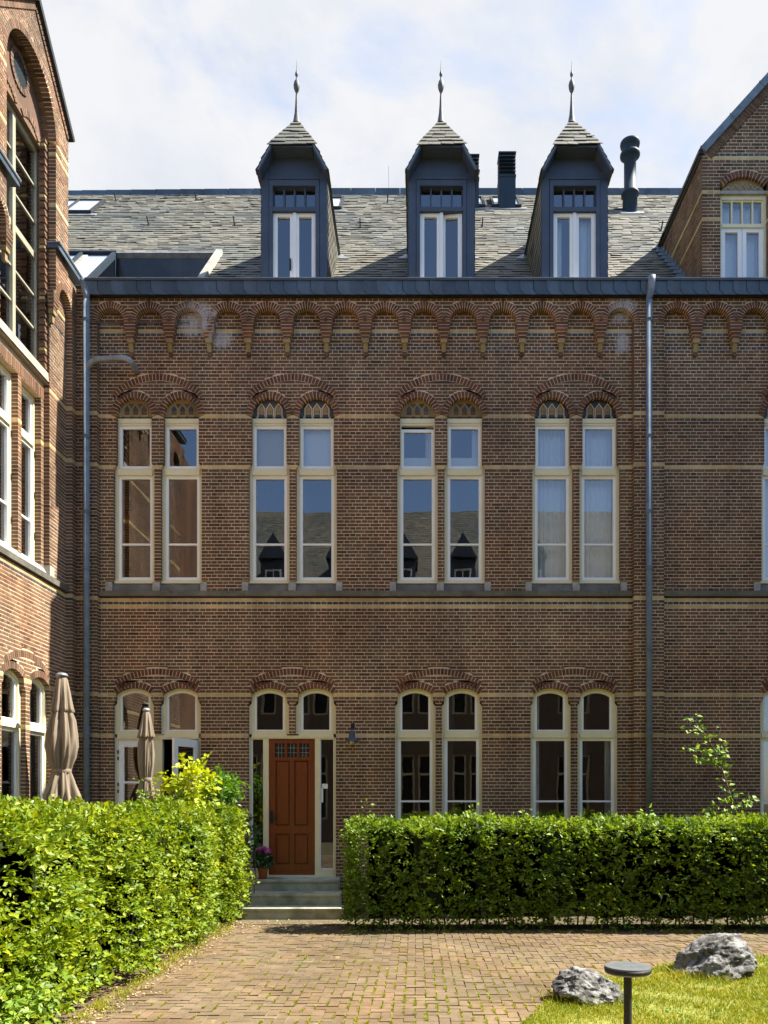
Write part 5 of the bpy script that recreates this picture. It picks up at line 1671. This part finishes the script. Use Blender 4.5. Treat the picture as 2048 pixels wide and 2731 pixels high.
# right-hand hedge in front of the windows
y0h, y1h = -2.27, -1.61; xh0 = -1.0; HH = 1.60
stems = [(xh0 + .15 + i * .16 + random.uniform(-.05, .05), random.uniform(y0h + .15, y1h - .1), .6, random.uniform(-.1, .1)) for i in range(42)]
hedge('beech_hedge', [
    ((xh0 + .05, y0h + .05, .32), (7.6, 0, 0), (0, 0, HH - .38), (0, -1, 0), 1.0),
    ((xh0 + .02, y0h + .12, .08), (7.6, 0, 0), (0, 0, .35), (0, -1, 0), .95),
    ((xh0 + .02, y1h - .1, .05), (7.6, 0, 0), (0, 0, .45), (0, 1, 0), .6),
    ((xh0, y0h + .03, HH - .05), (7.6, 0, 0), (0, y1h - y0h - .06, 0), (0, 0, 1), 1.15),
    ((xh0 + .03, y0h + .05, .15), (0, y1h - y0h - .1, 0), (0, 0, HH - .2), (-1, 0, 0), 1.1),
    ((xh0 + .05, y1h - .05, .3), (7.6, 0, 0), (0, 0, HH - .35), (0, 1, 0), .5),
], LEAF_D, 'clipped dark green beech hedge right of the door steps, below the windows',
    [(xh0 + .3, 6.5, y0h + .26, y1h - .16, .26, HH - .12)], 250, .058, stems, loc=(2.7, -1.95, 0), wobble=.06)
# left-hand hedge along the path
xl1 = -2.92
hedge('hornbeam_hedge', [
    ((xl1 + .06, -1.12, .12), (-.24, -7.2, 0), (0, 0, 1.62), (1, 0, 0), 1.15),
    ((xl1 + .14, -1.15, 1.70), (-.30, -7.2, .02), (-1.15, 0, .03), (0, 0, 1), 1.1),
    ((xl1 + .10, -1.05, .1), (-1.05, 0, 0), (0, 0, 1.62), (0, 1, 0), .5),
    ((xl1 - .20, -8.30, .1), (-1.05, 0, 0), (0, 0, 1.62), (0, -1, 0), 1.1),
    ((xl1 - 1.0, -8.30, .1), (0, 7.2, 0), (0, 0, 1.62), (-1, 0, 0), .35),
    ((xl1 + .20, -1.20, .55), (-.10, -.8, 0), (0, 0, 1.15), (1, .2, 0), 1.0),
    ((xl1 + .25, -1.2, 1.68), (-.1, -.8, 0), (-.3, 0, 0), (0, 0, 1), 1.0),
    ((xl1 + .20, -1.12, .1), (-.3, -.05, 0), (0, 0, 1.55), (.4, 1, 0), .7),
], LEAF_H, 'tall sunlit yellow-green hornbeam hedge along the left of the path',
    [(xl1 - .85, xl1 - .26, -8.2, -1.35, .2, 1.6)], 200, .056,
    [(xl1 - .25 + random.uniform(-.06, .06) - .014 * i, -1.4 - i * .35, .7, random.uniform(-.12, .12)) for i in range(20)], loc=(-3.3, -4.5, 0), wobble=.14)
# lower hedge wing towards the house wall
hedge('corner_hedge', [
    ((-5.7, -2.95, .3), (2.2, 0, 0), (0, 0, 1.42), (0, -1, 0), .5),
    ((-5.7, -2.9, 1.72), (2.1, 0, 0), (0, .6, 0), (0, 0, 1), .9),
], LEAF_H, 'short hedge closing off the terrace behind the tall hornbeam hedge', [(-5.6, -3.9, -2.75, -2.45, .3, 1.55)], 190, .056, loc=(-4.8, -2.7, 0))
# loose shrub in the bottom left corner
def blob(name, label, cat, centre, rad, mat, n, leaf, loc=None, stems=6, tl=.16, nleaf=6, hemi=-.4, group=None, droop=.2, flat=.5, stemh=None, shell=.75):
    c = np.array(centre, float); rad = np.array(rad, float)
    loc = (centre[0], centre[1], 0) if loc is None else loc
    root = empty(name, loc); tag(root, label, cat, group)
    d = unit(rng.normal(0, 1, (n * 3, 3))); d = d[d[:, 2] > hemi][:n]
    rr = (shell + (1.06 - shell) * rng.random((len(d), 1))) * (1 + .16 * np.sin(d[:, :1] * 7 + d[:, 1:2] * 5 + centre[0]) + .12 * np.sin(d[:, 2:3] * 11 + d[:, :1] * 4))
    P = c + d * rad * rr
    A = sprays(P - d * .05, d, nleaf, tl, leaf, droop, flat)
    me = leaves_mesh('foliage', A[0] - np.array(loc), A[1], A[2], A[3], A[3] * .33, [mat])
    o = mesh_obj('foliage', me, root); o['kind'] = 'stuff'
    for i in range(stems):
        a = 6.28 * i / max(stems, 1) + random.random()
        e = c + np.array([math.cos(a) * rad[0] * .5, math.sin(a) * rad[1] * .5, rad[2] * random.uniform(.1, .6)])
        b = np.array([c[0] + math.cos(a) * .05, c[1] + math.sin(a) * .05, 0 if stemh is None else stemh])
        m = (e + b) / 2 + np.array([math.cos(a), math.sin(a), 0]) * .04
        pipe_obj('stem', [Vector(q - np.array(loc)) for q in (b, m, e)], [.012, .009, .005], STEM, root, 6)
    return root
blob('bush', 'bushy yellow-green shrub bulging out in the bottom left corner', 'shrub', (-3.45, -7.35, .62), (.72, .75, .62), LEAF_H, 330, .06, nleaf=8, tl=.18, shell=.55)
blob('bush', 'low fresh green shoots at the foot of the bottom left shrub', 'shrub', (-3.2, -7.95, .35), (.45, .5, .42), LEAF_S, 130, .065, nleaf=7, tl=.2, shell=.3)
# golden and green shrubs behind the left hedge
blob('golden_shrub', 'bright yellow leaved shrub in front of the open garden door', 'shrub', (ux(506, -1.75), -1.75, 2.06), (.36, .30, .54), LEAF_Y, 170, .085, nleaf=7, tl=.2, shell=.3, droop=.5, stems=7, hemi=-.9)
blob('green_shrub', 'feathery mid green shrub right of the yellow shrub', 'shrub', (ux(600, -1.35), -1.35, 2.08), (.26, .25, .30), LEAF_G, 150, .055, nleaf=7, tl=.17, shell=.2, stems=4, hemi=-.9)
blob('white_rose_shrub', 'straggly pale shrub at the foot of the smaller parasol', 'shrub', (ux(385, -1.9), -1.9, 1.95), (.13, .12, .26), LEAF_S, 26, .05, nleaf=5, tl=.12, shell=.2, stems=3, hemi=-.9)
blob('fern_shoots', 'fresh green shoots rising from the hedge below the open garden door', 'plant', (ux(470, -1.9), -1.9, 1.88), (.34, .15, .13), LEAF_S, 50, .05, nleaf=6, tl=.14, shell=.2, stems=3, hemi=-.3)
blob('dark_shrub', 'dark shadowed shrub beside the left door light behind the hedge end', 'shrub', (ux(664, -.75), -.75, 1.25), (.16, .2, .45), LEAF_P, 70, .06, nleaf=6, tl=.13, shell=.3, stems=3, hemi=-.9)
# single shoots above the right hedge
def shoot(name, label, base, pts, mat, leaf, nl, cat='plant', r0=.008, side=1.0, nst=1):
    root = empty(name, base); tag(root, label, cat)
    P = [Vector(p) for p in pts]
    pipe_obj('stem', [p - Vector(base) for p in P], [r0 * (1 - .8 * i / (len(P) - 1)) for i in range(len(P))], STEM, root, 6)
    LP, LA, LN, LL = [], [], [], []
    seg = [(P[i], P[i + 1]) for i in range(len(P) - 1)]
    for k in range(nl):
        f = (k + .5) / nl * len(seg); i = min(int(f), len(seg) - 1); p = seg[i][0].lerp(seg[i][1], f - i)
        d = (seg[i][1] - seg[i][0]).normalized()
        a = Vector((random.uniform(-1, 1) * side, random.uniform(-.7, .7), random.uniform(-.5, .5))) + d * .3
        a.normalize(); n_ = Vector((random.uniform(-.6, .9), random.uniform(-.9, .1), random.uniform(.1, 1))); n_ = (n_ - a * n_.dot(a)).normalized()
        q = p + a * random.uniform(.01, .09)
        LP.append(q - Vector(base)); LA.append(a); LN.append(n_); LL.append(leaf * random.uniform(.6, 1.2))
    me = leaves_mesh('leaves', np.array(LP), np.array(LA), np.array(LN), np.array(LL), np.array(LL) * .42, [mat])
    o = mesh_obj('leaves', me, root); o['kind'] = 'stuff'
    return root
Ys = -1.5
def W3(px, py, y=Ys, dy=0): return (ux(px, y), y + dy, zz(py, y))
bs = (ux(1965, Ys), Ys, .0)
sap = shoot('sapling', 'leaning young lime sapling with pale leaves above the right hedge', bs,
      [bs, W3(1960, 2210), W3(1950, 2130), W3(1935, 2080), W3(1925, 2050), W3(1905, 2000), W3(1880, 1960), W3(1862, 1935), W3(1840, 1906)], LEAF_S, .095, 58, 'tree', .016)
def side_twig(pts, n, leaf=.085):
    P = [Vector(p) - Vector(bs) for p in pts]
    pipe_obj('branch', P, [.007, .004, .002][:len(P)] if len(P) == 3 else [.007, .003], STEM, sap, 6)
    LP, LA, LN, LL = [], [], [], []
    for k in range(n):
        f = random.random() * (len(P) - 1); i = min(int(f), len(P) - 2); p = P[i].lerp(P[i + 1], f - i)
        a = Vector((random.uniform(-1, 1), random.uniform(-.7, .7), random.uniform(-.7, .4))).normalized()
        n_ = Vector((random.uniform(-.6, .9), random.uniform(-.9, .2), random.uniform(0, 1))); n_ = (n_ - a * n_.dot(a)).normalized()
        LP.append(p + a * random.uniform(.0, .07)); LA.append(a); LN.append(n_); LL.append(leaf * random.uniform(.6, 1.2))
    o = mesh_obj('leaves', leaves_mesh('leaves', np.array(LP), np.array(LA), np.array(LN), np.array(LL), np.array(LL) * .42, [LEAF_S]), sap); o['kind'] = 'stuff'
side_twig([W3(1920, 2045), W3(1885, 2030), W3(1850, 2020, dy=-.1)], 34)
side_twig([W3(1905, 2010), W3(1875, 1998), W3(1825, 1995, dy=-.05)], 34)
side_twig([W3(1925, 2040), W3(1935, 2015), W3(1925, 1985)], 22)
side_twig([W3(1895, 1980), W3(1870, 1960), W3(1828, 1940)], 8)
side_twig([W3(1905, 1990), W3(1922, 1960), W3(1921, 1935)], 7)
side_twig([W3(1948, 2120), W3(1925, 2130), W3(1890, 2155)], 22)
side_twig([W3(1950, 2140), W3(1975, 2150), W3(2010, 2130)], 20)
side_twig([W3(1955, 2170), W3(1920, 2165), W3(1905, 2180)], 24)
side_twig([W3(1965, 2175), W3(1998, 2150), W3(1996, 2110)], 10)
for i, (px, py, n_, lab) in enumerate(((1715, 2162, 26, 'leafy shoot sticking out of the right hedge below the downpipe'), (1255, 2150, 14, 'thin shoot above the right hedge between the first two tall windows'), (968, 2138, 12, 'wispy pale shoots above the near end of the right hedge'), (1395, 2160, 12, 'small shoot above the right hedge between the two window pairs'))):
    b = (ux(px, -1.95), -1.95, 1.2)
    shoot('hedge_shoot', lab, b, [b, (b[0] + .02, b[1], zz(py + 25, -1.95)), (b[0] + .05, b[1], zz(py, -1.95))], LEAF_S, .06 if i else .085, n_, 'plant', .004, 1.4)

# potted plant on the landing
px_, py_ = ux(701, -.25), -.24
pot = empty('potted_plant', (px_, py_, .565)); tag(pot, 'terracotta pot with pink flowers on the top step left of the door', 'potted plant')
lathe('pot', [(.0, 0), (.062, 0), (.082, .15), (.092, .152), (.094, .185), (.082, .187), (.078, .17), (.0, .165)], TERRA, pot, (0, 0, 0), 24)
d = unit(rng.normal(0, 1, (90, 3))); d[:, 2] = np.abs(d[:, 2]) * .8 - .1
A = sprays(d * np.array([.10, .10, .20]) + np.array([0, 0, .27]), unit(d), 6, .09, .06, .2, .6)
o = mesh_obj('foliage', leaves_mesh('foliage', A[0], A[1], A[2], A[3], A[3] * .3, [LEAF_P]), pot); o['kind'] = 'stuff'
for (x, y, z, r) in ((-.055, -.04, .50, .060), (.085, -.05, .47, .055), (.02, -.02, .51, .040), (-.01, .03, .49, .045)):
    d = unit(rng.normal(0, 1, (150, 3))); n_ = unit(d + rng.normal(0, .5, d.shape)); a = unit(np.cross(n_, rng.normal(0, 1, d.shape)))
    o = mesh_obj('flower_head', leaves_mesh('flower_head', np.array([x, y, z]) + d * r * np.array([1, 1, .75]), a, n_, np.full(150, .028), np.full(150, .011), [FLOWER]), pot)

# ================================================================== CLOSED PARASOLS
def parasol(name, label, px, Yp, ytop, prof, ztop_pole, zbase):
    X = ux(px, Yp); root = empty(name, (X, Yp, zbase)); tag(root, label, 'parasol', 'closed parasols on the terrace')
    k = (DCAM + Yp) / FOC
    zt_ = zz(ytop, Yp)
    seed = random.random() * 6
    def canopy(nm, rows, nf, amp):
        n = 120; V = []; F = []
        for (w, py, am) in rows:
            z = zz(py, Yp) - zbase; r = w / 2 * k
            for i in range(n):
                a = 2 * math.pi * i / n
                fo = 1 - am * (.5 + .5 * math.cos(nf * a + seed + .5 * math.sin(py * .04) + .6 * math.sin(3 * a))) ** 1.6 - am * .25 * math.sin(2.3 * nf * a + py * .02) + .10 * mnoise.noise(Vector((2.2 * math.cos(a) + seed, 2.2 * math.sin(a), py * .035)))
                V.append((r * fo * math.cos(a), r * fo * math.sin(a), z))
        for q in range(len(rows) - 1):
            for i in range(n):
                j = (i + 1) % n; F += [q * n + i, q * n + j, (q + 1) * n + j, (q + 1) * n + i]
        return mesh_obj(nm, np_mesh(nm, np.array(V), F, 4, [PARASOL], smooth=True), root)
    top = canopy('upper_canopy', prof[0], 8, .3)
    canopy('lower_canopy', prof[1], 8, .4)
    lathe('top_cap', [(.0, .05), (.055, .045), (.085, .02), (.09, 0), (.06, -.02)] if px < 200 else [(.0, .04), (.035, .035), (.055, .01), (.055, 0), (.03, -.02)], LEAD, root, (0, 0, zt_ - zbase), 20)
    pipe_obj('pole', [(0, 0, 0), (0, 0, zt_ - zbase)], .024, DARKM, root, 12)
    t = prof[2]; z = zz(t[1], Yp) - zbase; r = t[0] / 2 * k
    lathe('tie_strap', [(r, -.03), (r + .006, -.02), (r + .006, .02), (r, .03)], PARASOL, root, (0, 0, z), 32)
    lathe('foot', [(0, 0), (.28, 0), (.28, .05), (.05, .07), (.04, .3), (0, .3)], DARKM, root, (0, 0, 0), 24)
    return root
parasol('closed_parasol', 'larger closed beige parasol in the corner beside the left downpipe', 165, -1.75, 1803,
        ([(22, 1806, 0), (30, 1812, .1), (44, 1850, .25), (56, 1890, .3), (60, 1897, .35), (52, 1900, .4)],
         [(44, 1890, .3), (66, 1920, .35), (78, 1960, .3), (80, 1990, .3), (72, 2020, .35), (52, 2048, .3), (44, 2056, .2), (52, 2064, .3), (66, 2085, .35), (90, 2120, .4), (112, 2160, .45), (108, 2170, .45)], (46, 2056)), 3.4, .52)
parasol('closed_parasol', 'smaller closed beige parasol in front of the garden doors', 390, -1.6, 1895,
        ([(14, 1898, 0), (20, 1904, .1), (30, 1935, .25), (42, 1962, .3), (44, 1968, .35), (36, 1969, .4)],
         [(30, 1962, .3), (38, 1985, .35), (42, 2010, .3), (40, 2040, .3), (30, 2072, .3), (26, 2079, .2), (32, 2086, .3), (40, 2110, .35), (50, 2140, .4), (58, 2175, .45)], (28, 2079)), 3.0, .52)

# ================================================================== WALL LAMP
Xl = ux(939, -.12)
lamp = empty('wall_lamp', (Xl, 0, zz(1965))); tag(lamp, 'blue-grey bell-shaped lamp on the brick wall right of the front door', 'wall lamp')
zl = zz(1977, -.14) - zz(1965)
lathe('shade', [(.118, 0.0), (.116, .010), (.075, .034), (.056, .055), (.052, .10), (.050, .14), (.040, .165), (.018, .178), (.014, .205), (.0, .21)], NAVY, lamp, (0, -.14, zl), 28)
lathe('bulb_glass', [(.0, -.058), (.025, -.052), (.040, -.032), (.044, -.008), (.04, .02)], BULB, lamp, (0, -.14, zl), 20)
pipe_obj('arm', [(0, -.14, zl + .20), (0, -.14, zl + .255), (0, -.10, zl + .275), (0, -.0, zl + .275)], .008, DARKM, lamp, 10)
h = HB(FAC); h.box(-.03, .03, zl + .23, zl + .32, 0, .012); h.build('wall_plate', [DARKM], lamp).location = (0, 0, 0)

# ================================================================== BOLLARD LIGHT
zb1 = FOC * .30 / 121
bx = (1674 - CX) * zb1 / FOC; by = zb1 - DCAM; bz = EYE - (2575 - HY) * zb1 / FOC
bol = empty('bollard_light', (bx, by, 0)); tag(bol, 'dark bollard light with a flat round head on the lawn', 'bollard light')
lathe('head', [(.0, 0), (.149, -.001), (.1505, -.004), (.1505, -.038), (.148, -.040), (.0, -.040)], POSTT, bol, (0, 0, bz), 64, smooth=False)
lathe('rim_shadow_ring', [(.150, -.012), (.1512, -.012), (.1512, -.037), (.150, -.037)], POSTM, bol, (0, 0, bz), 64, smooth=True)
lathe('diffuser', [(.147, -.0405), (.147, -.047), (.03, -.049), (.0, -.049)], STONE_L, bol, (0, 0, bz), 64, smooth=False)
lathe('post', [(.0265, -.05), (.0265, -bz)], POSTM, bol, (0, 0, bz), 28)
h = HB(GP); h.box(.005, .016, -.006, .006, 0, .003); 
lathe('screw', [(0, .003), (.006, .002), (.007, 0)], ZINC, bol, (.02, -.03, bz), 10)

# ================================================================== BOULDERS
import bmesh
def boulder(label, pxc, pyb, wpx, hpx, seed, tiltz, sx=1, depth=.75, cutp=(), taper=0.0):
    X, Y = gx(pxc, pyb)
    k = (DCAM + Y) / FOC
    a, c = wpx * k / 2, hpx * k
    bm = bmesh.new(); bmesh.ops.create_icosphere(bm, subdivisions=6, radius=1)
    for v in bm.verts:
        p = v.co.copy()
        d = p.normalized()
        for (nx, ny, nz, dd) in cutp:
            n_ = Vector((nx, ny, nz)).normalized(); t = p.dot(n_) - dd
            if t > 0: p -= n_ * t * .92
        q = p * 1.3 + Vector((seed, seed * 2, 0))
        n1_ = mnoise.noise(q * 1.1) * .22 + mnoise.ridged_multi_fractal(q * 1.5, 1, 2, 5, 1, 2) * .09 + mnoise.fractal(q * 5, 1, 2, 5) * .06
        p += d * (n1_ - .08)
        v.co = Vector((p.x * a, p.y * a * depth, p.z * c * .56 * (1 + taper * p.x)))
    M_ = Matrix.Rotation(tiltz, 4, 'Y')
    bmesh.ops.transform(bm, matrix=M_, verts=bm.verts)
    me = bpy.data.meshes.new('boulder'); bm.to_mesh(me); bm.free(); me.materials.append(ROCK)
    for p_ in me.polygons: p_.use_smooth = True
    o = mesh_obj('boulder', me, None, (X, Y, c * .36)); tag(o, label, 'boulder', 'boulders at the edge of the lawn')
    return o
boulder('smaller grey boulder left of the bollard light', 1573, 2672, 190, 100, 3.1, math.radians(9), taper=-.12, cutp=((-.8, -.3, .6, .62), (.1, -.75, .5, .55), (.9, -.1, .3, .75), (.2, .1, 1, .62)))
boulder('larger grey boulder behind the bollard light to its right', 1903, 2604, 228, 118, 8.7, math.radians(-16), taper=.22, cutp=((-.7, -.5, .45, .6), (.3, -.8, .3, .6), (-.2, .1, 1, .66), (.95, -.2, .1, .8)))

# ================================================================== LAWN
h = HB(GP); h.q = []
n_ = 0
lw = []
ys = np.linspace(-9.2, max(p[1] for p in LE) - .001, 40)
for i in range(39):
    for (a0, a1, b0, b1) in match(-20, 20, [pl([(-30, -40), (30, -40), (30, 40), (-30, 40)])], ys[i], ys[i + 1]): pass
    A_ = cuts(lawn_h, ys[i] + 1e-4); B_ = cuts(lawn_h, ys[i + 1] - 1e-4)
    for a, b in zip(A_, B_): h.trap(a[0], min(a[1], 9), b[0], min(b[1], 9), ys[i], ys[i + 1], -.02, .012, 0, .5)
h.build('lawn', [TURF], None, kind='structure')
def grass(name, label, pts, hmin, hmax, parent=None, base=(0, 0, 0)):
    n = len(pts)
    hgt = rng.uniform(hmin, hmax, n); a = rng.uniform(0, 6.283, n)
    ln = rng.normal(0, .5, (n, 2)) * hgt[:, None]
    w = rng.uniform(.0022, .0045, n)
    s = np.stack([np.cos(a) * w, np.sin(a) * w, np.zeros(n)], 1)
    tip = pts + np.stack([ln[:, 0], ln[:, 1], hgt], 1)
    mid = pts + np.stack([ln[:, 0] * .3, ln[:, 1] * .3, hgt * .6], 1)
    V = np.stack([pts - s, pts + s, mid + s * .8, tip, mid - s * .8], 1).reshape(-1, 3) - np.array(base)
    F = (np.arange(n)[:, None] * 5 + np.array([[0, 1, 2, 0, 2, 4, 4, 2, 3]])).reshape(-1)
    me = np_mesh(name, V, F, 3, [GRASSM], None, np.repeat(rng.random(n), 3))
    o = mesh_obj(name, me, parent, base); o['kind'] = 'stuff'
    if label: tag(o, label, 'grass')
    return o
def in_poly(x, y, poly):
    c = np.zeros(len(x), bool); n = len(poly)
    for i in range(n):
        (x0, y0), (x1, y1) = poly[i], poly[(i + 1) % n]
        k = ((y0 > y) != (y1 > y)) & (x < (x1 - x0) * (y - y0) / (y1 - y0 + 1e-12) + x0)
        c ^= k
    return c
x = rng.uniform(.8, 7.6, 215000); y = rng.uniform(-8.0, -3.9, 215000)
edge = .06 * np.sin(x * 9) + .05 * np.sin(y * 13 + x * 5) + rng.normal(0, .03, len(x))
k = in_poly(x + edge * .6, y + edge, lawn_poly)
dens = .55 + .45 * np.sin(x * 4.1 + np.sin(y * 3) * 2) * np.sin(y * 5.3 + x)
k &= rng.random(len(x)) < dens
x, y = x[k], y[k]
grass('grass', 'short sunlit grass of the lawn at the bottom right', np.stack([x, y, np.full(len(x), .01)], 1), .018, .055, base=(3, -6, 0))
# broad-leaved weeds in the lawn
x = rng.uniform(1.2, 5.6, 900); y = rng.uniform(-7.8, -4.1, 900); k = in_poly(x, y, lawn_poly) & (np.sin(x * 2.7 + 1) * np.sin(y * 3.3) > -.2)
P_ = np.repeat(np.stack([x[k], y[k], np.full(k.sum(), .02)], 1), 7, 0)
a_ = rng.uniform(0, 6.283, len(P_)); A_ = unit(np.stack([np.cos(a_), np.sin(a_), rng.uniform(.3, 1.1, len(P_))], 1)); N_ = unit(np.cross(A_, np.stack([-np.sin(a_), np.cos(a_), np.zeros(len(a_))], 1)))
o = mesh_obj('lawn_weeds', leaves_mesh('lawn_weeds', P_ - np.array([3, -6, 0]), A_, N_, rng.uniform(.02, .05, len(P_)), rng.uniform(.005, .010, len(P_)), [LEAF_G]), None, (3, -6, 0))
tag(o, 'darker broad-leaved weeds scattered through the lawn', 'weeds', kind='stuff')
# longer tufts round the stones and lawn edge
T = []
for (cx_, cy_, r_, n_) in [(*gx(1500, 2668), .22, 260), (*gx(1560, 2684), .2, 300), (*gx(1640, 2672), .18, 260), (*gx(1815, 2612), .16, 260), (*gx(1900, 2618), .25, 420), (*gx(1985, 2585), .2, 300), (*gx(1990, 2560), .2, 200), (*gx(1790, 2590), .16, 200)]:
    p = rng.normal(0, r_ * .5, (n_, 2)); T.append(np.stack([cx_ + p[:, 0], cy_ + p[:, 1], np.zeros(n_)], 1))
grass('grass_tufts', 'longer grass tufts growing round the two boulders', np.concatenate(T), .05, .13, base=(3, -5.5, 0))
# grass in the paving joints: mostly the ones that run towards the house
J = []
for q_ in range(9000):
    i = random.randint(0, 95); j = random.randint(8, 78); k = (i - j) % 4
    if k == 1: continue
    xj = J0X + i * PW; yj = J0Y - j * PW - PW / 2
    if yj < -8.2: continue
    dn = .5 + .5 * math.sin(xj * 1.6 + 1.0) * math.cos(yj * 1.1 + xj * .5)
    mid_ = math.exp(-((xj - .5) / 1.5) ** 2) * math.exp(-((yj + 6.0) / 1.6) ** 2)
    if random.random() > .10 + 1.1 * mid_ * (.35 + .65 * dn): continue
    if in_lawn(xj, yj): continue
    n_ = random.randint(12, 30)
    J.append(np.stack([xj + rng.normal(0, .006, n_), yj + rng.uniform(-PW * .5, PW * .5, n_), np.full(n_, -.006)], 1))
grass('joint_grass', 'green weeds and grass growing in the joints of the clay paving', np.concatenate(J), .012, .032, base=(0, -5, 0))
# weeds and litter along the hedge foot
E_ = []
for i in range(420):
    yy = random.uniform(-8.0, -1.6); xx = xl1 + .0 - .014 * (-yy - 1.1) + abs(random.gauss(.05, .10)); n_ = random.randint(4, 14)
    E_.append(np.stack([xx + rng.normal(0, .03, n_), yy + rng.normal(0, .03, n_), np.zeros(n_)], 1))
for i in range(260):
    xx = random.uniform(-1.0, 6); yy = -2.28 - abs(random.gauss(0, .05)); n_ = random.randint(3, 9)
    E_.append(np.stack([xx + rng.normal(0, .03, n_), yy + rng.normal(0, .02, n_), np.zeros(n_)], 1))
grass('edge_weeds', 'thin weeds along the foot of the two hedges beside the paving', np.concatenate(E_), .015, .06, base=(0, -4, 0))
d_ = []
nl_ = 900
x = np.concatenate([rng.normal(xl1 + .08, .12, nl_), rng.uniform(-1, 6, 500), rng.uniform(-2.9, -1, 300)])
y = np.concatenate([rng.uniform(-8.3, -1.3, nl_), rng.normal(-2.2, .10, 500), rng.normal(-1.7, .35, 300)])
n_ = unit(rng.normal(0, .35, (len(x), 3)) + np.array([0, 0, 1.])); a = unit(np.cross(n_, rng.normal(0, 1, (len(x), 3))))
LITTER = mottled('dry_leaf', (0.30, 0.19, 0.09), (0.45, 0.34, 0.2), 30, 0.8, 0.1)
o = mesh_obj('dry_leaves', leaves_mesh('dry_leaves', np.stack([x, y, np.full(len(x), .012)], 1) - np.array([0, -4, 0]), a, n_, rng.uniform(.02, .05, len(x)), rng.uniform(.007, .014, len(x)), [LITTER]), None, (0, -4, 0))
tag(o, 'dry fallen leaves lying along the hedges and before the steps', 'leaves', kind='stuff')

# ================================================================== BUILDINGS ROUND THE COURT (one mirrored in the window panes, one added unseen)
FARB = mottled('brick_far', (0.075, 0.053, 0.038), (0.12, 0.085, 0.06), 12, 0.9, 0.3)
def far_building(name, label, o, Uv, Nv, half, chim):
    o = np.array(o, float); Uv = np.array(Uv, float); Nv = np.array(Nv, float)
    opp = empty(name, tuple(o)); tag(opp, label, 'building')
    OP = Panel((0, 0, 0), Uv, (0, 0, 1), Nv)
    oh = []
    nb = int(half / 2.35)
    wcs = [c * 2.35 + s * .41 for c in range(-nb, nb + 1) for s in (-1, 1)]
    for c in wcs:
        oh += [rect(c - .33, c + .33, 5.7, 8.7), rect(c - .33, c + .33, 1.0, 3.9)]
    h = HB(OP)
    for z0, z1 in ((0, 1.0), (1.0, 3.9), (3.9, 5.7), (5.7, 8.7), (8.7, 10.6)):
        for a, b in solid(-half, half, oh, (z0 + z1) / 2): h.box(a, b, z0, z1, -.3, 0)
    h.build('wall', [FARB], opp)
    for c in wcs:
        for z0, z1 in ((5.7, 8.7), (1.0, 3.9)):
            h = HB(OP); frame_ring(h, c - .33, c + .33, z0, z1, .09, -.25, -.12); h.box(c - .24, c + .24, z1 - .9, z1 - .8, -.25, -.12)
            w = h.build('window', [CREAM], opp)
            h = HB(OP); h.box(c - .3, c + .3, z0, z1, -.28, -.27); h.build('pane', [DARKM], w)
    for z_ in (4.8, 7.5):
        h = HB(OP); h.box(-half, half, z_, z_ + .06, 0.0, .004); h.build('stone_band', [BRK_Y], opp)
    Po = Panel((0, 0, 10.6), Uv, -Nv / SLEN + np.array([0, 0, SL / SLEN]), np.array([0, 0, 1 / SLEN]) + Nv * SL / SLEN)
    h = HB(Po); shingles(h, -half, half, 0, sT(6), [], .2, .26, .014, .8); h.box(-half, half, 0, sT(6), -.05, -.006); h.build('roof', [SLATE], opp)
    h = HB(OP); h.box(-half, half, 10.35, 10.62, 0, .25); h.build('gutter', [NAVY], opp)
    for c in (-5.2, -2.1, .6, 3.4, 6.4):
        h = HB(OP); h.box(c - .55, c + .55, 10.6, 12.7, -2.2, 0); h.prism([(c - .65, 12.65), (c - .4, 13.1), (c, 13.8), (c + .4, 13.1), (c + .65, 12.65)][::-1], -3, .25)
        d = h.build('dormer', [NAVY], opp)
        h = HB(OP); frame_ring(h, c - .37, c + .37, 10.7, 12.2, .07, -.02, .03); h.box(c - .03, c + .03, 10.7, 12.2, -.02, .03); h.build('casement', [WHITE], d)
    if chim: h = HB(OP); h.box(1.9, 2.5, 13.5, 17.9, -5.2, -4.6); h.build('chimney', [TEAL], opp)
far_building('opposite_building', 'slate-roofed brick building mirrored in the upper window panes', (0, -22, 0), (-1, 0, 0), (0, 1, 0), 15.5, True)
far_building('added_east_range', 'unseen brick range added on the right to darken reflections in the panes', (16, -10, 0), (0, 1, 0), (-1, 0, 0), 10.0, False)  # out of view, added to darken pane reflections and side bounce
